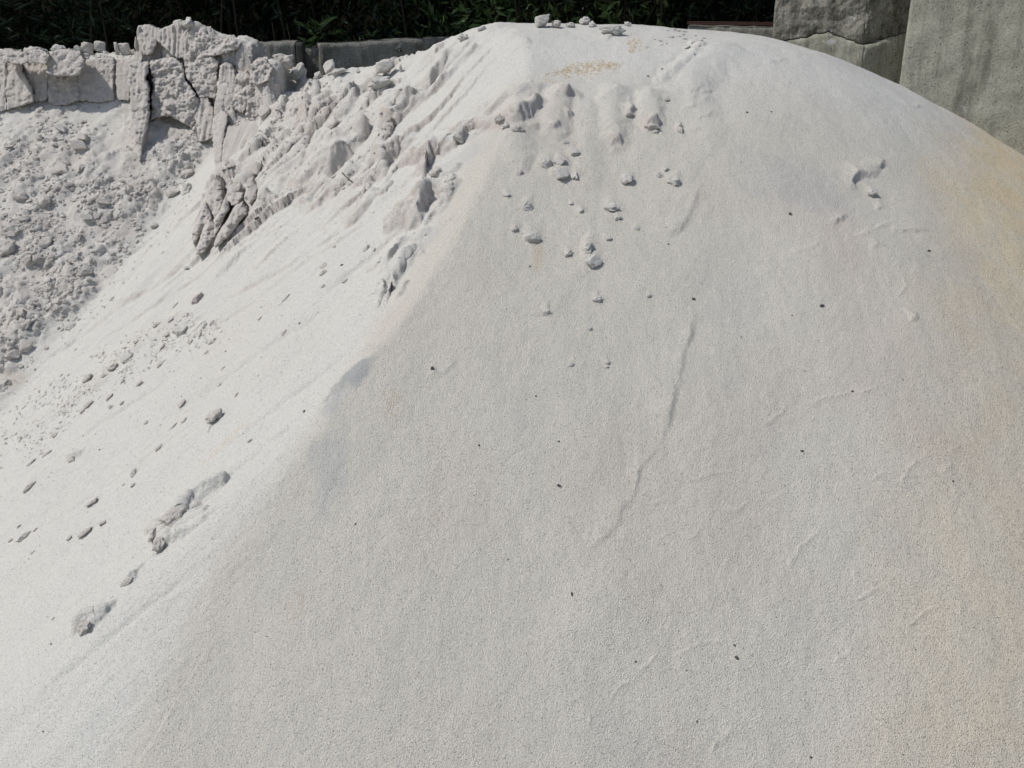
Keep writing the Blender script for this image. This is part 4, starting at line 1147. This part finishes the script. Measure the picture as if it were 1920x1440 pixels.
# blocks of caked sand standing in the dug-out face: solid pieces with their own outline, depth and worn faces
def caked_block(poly, bulge=.012, flute=.006, rough=.005, mat=None, ytop=None, ybot=None, thick=.07, edge=3.5, jag=1.3, step=1.5, seed=0, pin=False, yaw=.10):
    P = np.array(poly + [poly[0]], float)
    us = np.arange(P[:, 0].min() - 3, P[:, 0].max() + 4, step); vs = np.arange(P[:, 1].min() - 3, P[:, 1].max() + 4, step)
    U, V_ = np.meshgrid(us, vs, indexing='ij')
    d, _, _ = seg_dist(U, V_, P)
    ins = np.zeros(U.shape, bool)
    for a_, b2 in zip(P[:-1], P[1:]):
        c_ = ((a_[1] > V_) != (b2[1] > V_)) & (U < (b2[0] - a_[0]) * (V_ - a_[1]) / (b2[1] - a_[1] + 1e-9) + a_[0]); ins ^= c_
    d = np.where(ins, d, -d) + (1.0 if pin else 2.0) + jag * fbm2(U * .12 + seed, V_ * .12, 4, 610 + seed, .65) 
    keep = d > 0
    ib = P[:, 1].argmax(); it = P[:, 1].argmin()
    yb = ybot if ybot else W(float(P[:, 0].mean()) if P[ib, 1] - P[it, 1] < 60 else float(P[ib, 0]), float(P[ib, 1]))[0].y - .012
    gb, gt = ray(0, P[ib, 1])[1], ray(0, P[it, 1])[1]
    zb = CAMZ + gb * yb; xm = ray(P[:, 0].mean(), 150)[0] * 5.2
    yt = ytop if ytop else float(np.interp(xm, CLIFF[:, 0], CLIFF[:, 1])) - .03
    if pin: yt = yb + (W(float(P[it, 0]), float(P[it, 1]))[0].y - yb) * .62; yb -= .02; yaw = 0
    yt = max(yt, yb + .10 * (P[ib, 1] - P[it, 1]) / 90 + .01); zt = CAMZ + gt * yt
    k = (yt - yb) / max(zt - zb, .02)
    S_, G_ = np.vectorize(ray)(U, V_)
    y = (yb + k * (CAMZ - zb)) / (1 - k * G_) - yaw * (U - P[:, 0].mean()) * .00255; x = S_ * y; z = CAMZ + G_ * y
    if pin: rough = .009; flute = .010; jag = 2.2
    r_ = np.clip(d / edge, 0, 1)
    off = bulge * np.sqrt(1 - (1 - r_) ** 2)
    off = off + flute * (n2(x * 58 + seed, z * 7, 620) + .6 * n2(x * 120, z * 12 + seed, 621)) * r_
    off = off + rough * (n3(x * 45, y * 45 + seed, z * 45, 7) + .7 * n3(x * 110, y * 110, z * 110, 8) + .35 * n3(x * 230, y * 230, z * 230, 9)) + rough * 1.6 * lumps3(x * 50, y * 50, z * 50, 30 + seed) * sstep(-.2, .5, n2(x * 14, z * 14, 630 + seed))
    front_ = np.stack([x, y - off, z + .3 * (off - bulge) * 0], -1); back_ = np.stack([x * (1 + thick / 6), y + thick, z], -1)
    idx_ = -np.ones(U.shape, int); idx_[keep] = np.arange(keep.sum()); K = int(keep.sum())
    q_ = np.stack([idx_[:-1, :-1], idx_[:-1, 1:], idx_[1:, 1:], idx_[1:, :-1]], -1).reshape(-1, 4); q_ = q_[(q_ >= 0).all(1)]
    e_ = np.concatenate([q_[:, [0, 1]], q_[:, [1, 2]], q_[:, [2, 3]], q_[:, [3, 0]]])
    es = set(map(tuple, e_.tolist())); rim = [(a_, b2) for a_, b2 in es if (b2, a_) not in es]
    f_ = q_.tolist() + (q_[:, ::-1] + K).tolist() + [[b2, a_, a_ + K, b2 + K] for a_, b2 in rim]
    used = np.unique(q_); mp2 = -np.ones(2 * K, int); allu = np.r_[used, used + K]; mp2[allu] = np.arange(len(allu))
    vv = np.r_[front_[keep], back_[keep]][allu]; f_ = [[int(mp2[i_]) for i_ in ff] for ff in f_]
    m_ = bpy.data.meshes.new('caked_block'); m_.from_pydata(vv.tolist(), [], f_); m_.update()
    m_.polygons.foreach_set('use_smooth', np.ones(len(m_.polygons), dtype=bool))
    o = link('caked_block', m_, mat or M_CLOD_DAMP, pile)
    return o
BL = [
 ([(-25,108),(-25,215),(4,208),(13,205),(12,180),(14,130),(10,108)], dict()),
 ([(14,114),(16,205),(40,198),(64,190),(62,170),(54,150),(42,134),(40,118)], dict(bulge=.018, flute=.003)),
 ([(42,116),(56,148),(66,172),(68,190),(90,186),(91,150),(90,112),(70,110)], dict()),
 ([(8,98),(10,116),(36,120),(56,116),(54,102),(40,96),(18,94)], dict(rough=.009, flute=0, bulge=.018, ybot=5.25, ytop=5.29)),
 ([(50,97),(52,114),(88,120),(95,104),(80,94),(60,93)], dict(rough=.009, flute=0, bulge=.018, ybot=5.25, ytop=5.29)),
 ([(92,105),(90,135),(110,142),(150,140),(158,122),(160,112),(150,98),(130,93),(105,96)], dict(rough=.007, bulge=.018, flute=.002, ybot=5.24, ytop=5.28)),
 ([(92,128),(94,190),(105,197),(125,195),(140,190),(150,187),(148,170),(144,150),(142,132),(120,126)], dict(rough=.008)),
 ([(143,118),(146,150),(150,187),(175,190),(195,190),(214,186),(212,150),(215,120),(212,108),(180,111),(160,114)], dict(flute=.003)),
 ([(220,120),(219,150),(222,186),(243,188),(245,170),(243,140),(246,122),(232,115)], dict(flute=.002, rough=.003)),
 ([(246,120),(243,150),(246,170),(246,200),(252,235),(258,268),(262,300),(265,298),(268,270),(276,240),(280,215),(279,185),(281,165),(274,148),(279,120),(262,116)], dict(bulge=.018, thick=.16, rough=.007, edge=5)),
 ([(285,116),(287,145),(289,160),(288,200),(284,224),(295,218),(320,216),(345,228),(362,238),(370,205),(374,187),(362,168),(348,152),(343,122),(330,110),(300,112)], dict(rough=.012, flute=.005, bulge=.018, thick=.14, edge=5)),
 ([(347,110),(350,130),(354,145),(364,160),(378,182),(390,180),(404,184),(407,160),(407,130),(411,116),(400,106),(375,100),(352,102)], dict(rough=.010, flute=.003, bulge=.018, thick=.14)),
 ([(262,50),(263,80),(266,97),(278,104),(288,98),(294,80),(300,70),(302,55),(290,51),(272,48)], dict(ybot=5.33, ytop=5.36, flute=.006, bulge=.02)),
 ([(298,58),(296,75),(304,82),(316,94),(325,102),(335,108),(355,107),(358,80),(356,60),(362,54),(345,46),(332,45),(318,50)], dict(ybot=5.30, ytop=5.35, flute=.013, rough=.003, bulge=.018)),
 ([(357,58),(359,107),(380,104),(405,104),(430,97),(450,88),(452,78),(425,74),(400,70),(385,60),(370,53)], dict(ybot=5.26, ytop=5.31, flute=.004, rough=.011, bulge=.018)),
 ([(372,192),(368,215),(370,240),(376,264),(388,263),(400,257),(405,225),(398,200),(390,183),(378,182)], dict(bulge=.018, flute=.012, rough=.004, edge=5, thick=.14)),
 ([(414,124),(412,165),(404,198),(405,235),(413,240),(420,215),(440,192),(446,150),(436,124),(424,118)], dict(flute=.008, bulge=.018, thick=.14)),
 ([(402,222),(400,245),(403,290),(409,332),(413,326),(419,262),(424,232),(428,215),(418,206)], dict(bulge=.018, edge=5, thick=.14, flute=.003)),
 ([(427,236),(421,262),(417,318),(440,310),(470,292),(500,270),(505,250),(495,238),(486,222),(465,224),(448,238)], dict(flute=.007, rough=.004, bulge=.018, thick=.12, ytop=5.05)),
 ([(445,140),(440,175),(438,200),(455,212),(470,190),(482,170),(478,150),(462,136)], dict(rough=.010, flute=.006, bulge=.018, thick=.12)),
 ([(468,190),(462,215),(472,226),(490,220),(500,200),(496,182),(482,178)], dict(rough=.010, bulge=.018, edge=5, thick=.12, ytop=5.08)),
 ([(476,118),(470,140),(482,160),(505,150),(512,128),(500,112),(486,110)], dict(rough=.010, bulge=.018, thick=.12, ytop=5.14)),
 ([(386,380),(378,398),(370,410),(363,440),(363,457),(372,450),(380,432),(392,417),(399,405),(393,388)], dict(bulge=.03, edge=9, thick=.10, pin=True)),
 ([(397,407),(385,420),(378,440),(372,460),(370,476),(385,470),(398,454),(407,442),(405,418)], dict(bulge=.04, edge=12, thick=.10, pin=True)),
 ([(395,346),(388,365),(388,390),(398,406),(408,392),(419,362),(416,340),(404,334)], dict(bulge=.04, edge=11, thick=.10, pin=True, rough=.008)),
 ([(412,357),(404,372),(400,400),(406,412),(420,395),(423,375),(418,358)], dict(bulge=.04, edge=9, thick=.12, pin=True)),
 ([(424,368),(415,395),(402,412),(405,442),(412,432),(420,410),(432,392),(432,376)], dict(bulge=.035, edge=9, thick=.10, pin=True)),
 ([(442,386),(430,410),(415,430),(405,450),(407,463),(420,452),(440,432),(455,410),(464,402),(464,392),(455,382)], dict(bulge=.04, edge=11, thick=.09, pin=True)),
 ([(430,350),(425,372),(438,384),(454,378),(460,360),(452,348),(440,344)], dict(bulge=.04, edge=12, thick=.09, rough=.007, pin=True)),
 ([(464,336),(461,368),(470,380),(481,373),(483,350),(476,334)], dict(bulge=.03, edge=9, thick=.08, pin=True)),
]
for k_, (poly, kw) in enumerate(BL): caked_block(poly, seed=k_, **kw)

# alike clods of the rubble: individuals first, the small rest as stuff
cache_poly = [(0,205),(240,200),(262,305),(370,225),(400,250),(350,340),(300,390),(240,485),(180,560),(110,650),(40,700),(0,745)]
def inside(u, v, poly):
    c = False; j_ = len(poly) - 1
    for i_ in range(len(poly)):
        a_, b2 = poly[i_], poly[j_]
        if (a_[1] > v) != (b2[1] > v) and u < (b2[0] - a_[0]) * (v - a_[1]) / (b2[1] - a_[1]) + a_[0]: c = not c
        j_ = i_
    return c
def samples(poly, n, dens=None):
    us = [p[0] for p in poly]; vs = [p[1] for p in poly]; out = []
    while len(out) < n:
        u, v = random.uniform(min(us), max(us)), random.uniform(min(vs), max(vs))
        if inside(u, v, poly) and (dens is None or random.random() < dens(u, v)): out.append((u, v))
    return out
def rubdens(u, v):
    k = float(fbm2(np.array([u / 55.]), np.array([v / 55.]), 3, 500)[0])
    e = .10 + .90 * max(0, min(1, (k + .35) * 1.4))
    if 150 < u < 262 and 190 < v < 330 and u > 150 + (v - 190) * .3: e *= .12
    if v < 230: e *= .5
    return e
for u, v in samples(cache_poly, 95, rubdens):
    s_ = 9 + 15 * random.random() ** 2.2
    clod(u, v, s_ * random.uniform(.9, 1.4), s_ * random.uniform(.7, 1.0), 'small caked sand clod among many in the rubble slope below the cliff', 'small clods in the rubble slope', 'small', D if random.random() < .7 else None, random.uniform(-30, 50), .3)

SL = [(533,623,14,6),(605,511,15,8),(607,497,17,8),(629,462,9,5),(607,537,9,5),(648,525,11,6),(687,463,15,10),(702,468,9,7),(536,558,18,5),(487,596,9,5),(211,560,9,5),(329,572,12,5),(397,605,13,6),(400,640,13,6),(388,660,8,5),(300,680,20,9),(262,719,13,8),(232,714,9,6),
 (205,745,15,8),(228,755,9,6),(208,762,9,7),(165,758,20,9),(155,770,10,6),(102,815,11,8),(90,850,18,6),(60,867,15,6),(300,838,17,7),(275,793,9,6),(325,800,20,6),(345,787,15,7),(340,758,16,8),(443,740,13,6),(410,722,9,6),(468,826,9,5),(232,909,6,4),(250,910,9,6),(35,985,9,6),(20,1012,13,8),(60,1035,10,5),(100,1160,8,5),(420,690,8,4),(350,505,9,5),(260,640,10,6),(195,660,9,6),(305,650,12,8),(322,600,10,7),(385,610,12,7),(352,590,9,6),(360,640,9,7)]
for u, v, w, h in SL:
    clod(u, v, w * 1.1, h * 1.15, 'small flattened clod lying along the fall line of the sunlit left slope', 'small clods scattered on the sunlit left slope', random.choice(('small', 'small', 'lump')), D if random.random() < .6 else None, random.uniform(25, 48), .32)

TOPR = [(1253,57,9,6),(1265,55,9,7),(1272,57,8,7),(1284,59,11,6),(1260,69,13,7),(1273,69,8,6),(1282,65,9,5),(1283,73,10,6),(1304,67,10,5),(1291,88,13,8),(1309,86,12,9),(1314,75,10,6),(1227,74,6,4),(1238,77,8,5),(1250,82,6,5),(1240,84,6,4),(1211,89,11,5),(1299,80,9,6),(1301,102,7,4),(1320,72,7,4)]
for u, v, w, h in TOPR:
    clod(u, v, w, h, 'tiny clod in the scatter on the top right of the crest', 'tiny clods scattered at the top right', 'small', D if random.random() < .5 else None, random.uniform(0, 40), .4)

def joined(name, specs, mat, label, cat, sub=1, mat2=None):
    """many tiny lumps as one object (past counting)"""
    protos = []
    for k in range(5):
        m_ = clod_mesh(700 + k, sub=sub, cuts=5, rough=.3, sharp=.9)
        vv = np.array([v.co[:] for v in m_.vertices]); ff = np.array([p.vertices[:] for p in m_.polygons]); protos.append((vv, ff)); bpy.data.meshes.remove(m_)
    VV, FF, base_i = [], [], 0
    for (u, v, s_, el, an) in specs:
        p, n_, mm = W(u, v)
        vv, ff = protos[random.randrange(5)]
        ex = Vector((1, 0, 0)); ex = (ex - n_ * ex.dot(n_)).normalized(); ey = n_.cross(ex); a_ = R(an)
        e1 = ex * math.cos(a_) + ey * math.sin(a_); e2 = n_.cross(e1)
        r_ = s_ * mm / 2; M3 = np.array([e1 * r_ * el, e2 * r_, n_ * r_ * .8])
        VV.append(vv @ M3 + np.array(p + n_ * r_ * random.uniform(-.2, .3))); FF.append(ff + base_i); base_i += len(vv)
    m_ = bpy.data.meshes.new(name); m_.from_pydata(np.concatenate(VV).tolist(), [], np.concatenate(FF).tolist())
    m_.materials.append(mat)
    if mat2:
        m_.materials.append(mat2); nf = len(protos[0][1]); k_ = (np.random.default_rng(5).random(len(specs)) < .45).astype(np.int32)
        m_.polygons.foreach_set('material_index', np.concatenate([np.full(len(f_), kk, np.int32) for kk, f_ in zip(k_, FF)]))
    return tag(link(name, m_, mat), label, cat, kind='stuff')
CRB = 0
def spec(u, v, lo, hi): return (u, v, lo + (hi - lo) * random.random() ** 2.2, random.uniform(.9, 1.5), random.uniform(-20, 60))
joined('rubble', [spec(u, v, 2.5, 10) for u, v in samples(cache_poly, 2700, rubdens)] + [spec(u + random.uniform(-5, 38) , v + random.uniform(-5, 30), 2, 6) for u, v in samples([(350,330),(360,345),(240,500),(100,660),(0,745),(0,720),(95,640),(225,480)], 170)] + [spec(u, v, 3, 8) for u, v in samples([(0,188),(245,180),(250,196),(0,208)], 80)], M_CLOD_DAMP, 'fine crumbled rubble of caked sand spread below the cliff', 'rubble', mat2=M_CLOD)
band = [(300,590),(400,580),(420,640),(330,670),(240,720),(160,760),(90,850),(0,880),(0,780),(120,700),(220,640)]
joined('sand_crumbs', [spec(u, v, 2.5, 7) for u, v in samples(band, 620, rubdens)] + [(u, v, random.uniform(1.5, 5), random.uniform(1.2, 3.5), random.uniform(5, 60)) for u, v in samples(band, 150, rubdens)] + [spec(u, v, 2, 4) for u, v in samples([(0,760),(480,420),(700,420),(640,640),(300,1000),(0,1100)], 420)], M_CLOD_DAMP, 'loose crumbs of caked sand scattered over the sunlit left slope', 'crumbs', mat2=M_CLOD)
joined('cliff_crumbs', [spec(u, v, 3, 9) for u, v in samples([(380,70),(520,100),(600,140),(520,260),(420,240),(400,150)], 380)] + [spec(u, v, 3, 9) for u, v in samples([(0,92),(250,92),(250,112),(0,116)], 160)] + [spec(u, v, 2, 5) for u, v in samples([(560,250),(860,300),(850,420),(700,520),(600,430)], 170)] + [spec(u, v, 2.5, 7) for u, v in samples([(480,200),(640,150),(760,160),(700,330),(560,400),(480,330)], 220)], M_CLOD, 'crumbs of sand lying on the cliff top and gullied slope', 'crumbs')
joined('dark_specks', [spec(u, v, 1.5, 3.2) for u, v in samples([(640,560),(1300,160),(1880,300),(1900,1430),(150,1430)], 200)] + [spec(u, v, 1.5, 3) for u, v in samples([(0,760),(600,420),(700,640),(200,1300),(0,1430)], 70)], M_PEBBLE, 'tiny dark grains and chips strewn over the pale sand', 'grains')
def ochre_pts(c, n):
    out = []
    for (u, v, ru, rv, an, k) in c:
        for _ in range(int(n * k)):
            r_ = random.random() ** .6; t = random.uniform(0, 6.28); du_, dv_ = ru * r_ * math.cos(t), rv * r_ * math.sin(t); ca, sa = math.cos(R(an)), math.sin(R(an))
            out.append((u + du_ * ca + dv_ * sa, v - du_ * sa + dv_ * ca, random.uniform(1.3, 3.0), random.uniform(1, 1.8), an + random.uniform(-15, 15)))
    return out
joined('ochre_chips', ochre_pts([(1100,127,46,12,6,1.2),(1145,124,20,7,-8,.4),(1040,138,30,6,12,.3),(1190,82,12,22,0,.4),(1185,96,6,6,0,.15)], 190) + [(a, b, c * .7, d, e) for a, b, c, d, e in ochre_pts([(420,832,58,9,40,1),(738,755,22,30,0,.35),(560,1120,24,45,-20,.2)], 80)], M_OCHRE, 'thin ochre flakes lying in patches on the pale sand', 'flakes', sub=1)

# a bent dry twig on the gullied slope
tw = bmesh.new(); pts_t = []
for u, v in [(644,326),(652,337),(658,342),(664,344)]:
    p, n_, mm = W(u, v); pts_t.append(p + n_ * .006)
for A, B in zip(pts_t[:-1], pts_t[1:]):
    d_ = (B - A); r_ = bmesh.ops.create_cone(tw, cap_ends=True, segments=6, radius1=.0018, radius2=.0015, depth=d_.length * 1.05)
    bmesh.ops.transform(tw, matrix=Matrix.Translation((A + B) / 2) @ d_.to_track_quat('Z', 'Y').to_matrix().to_4x4(), verts=r_['verts'])
tm = bpy.data.meshes.new('twig'); tw.to_mesh(tm); tw.free()
tag(link('twig', tm, M_STEM), 'thin bent dry twig lying in a gully of the left slope', 'twig')
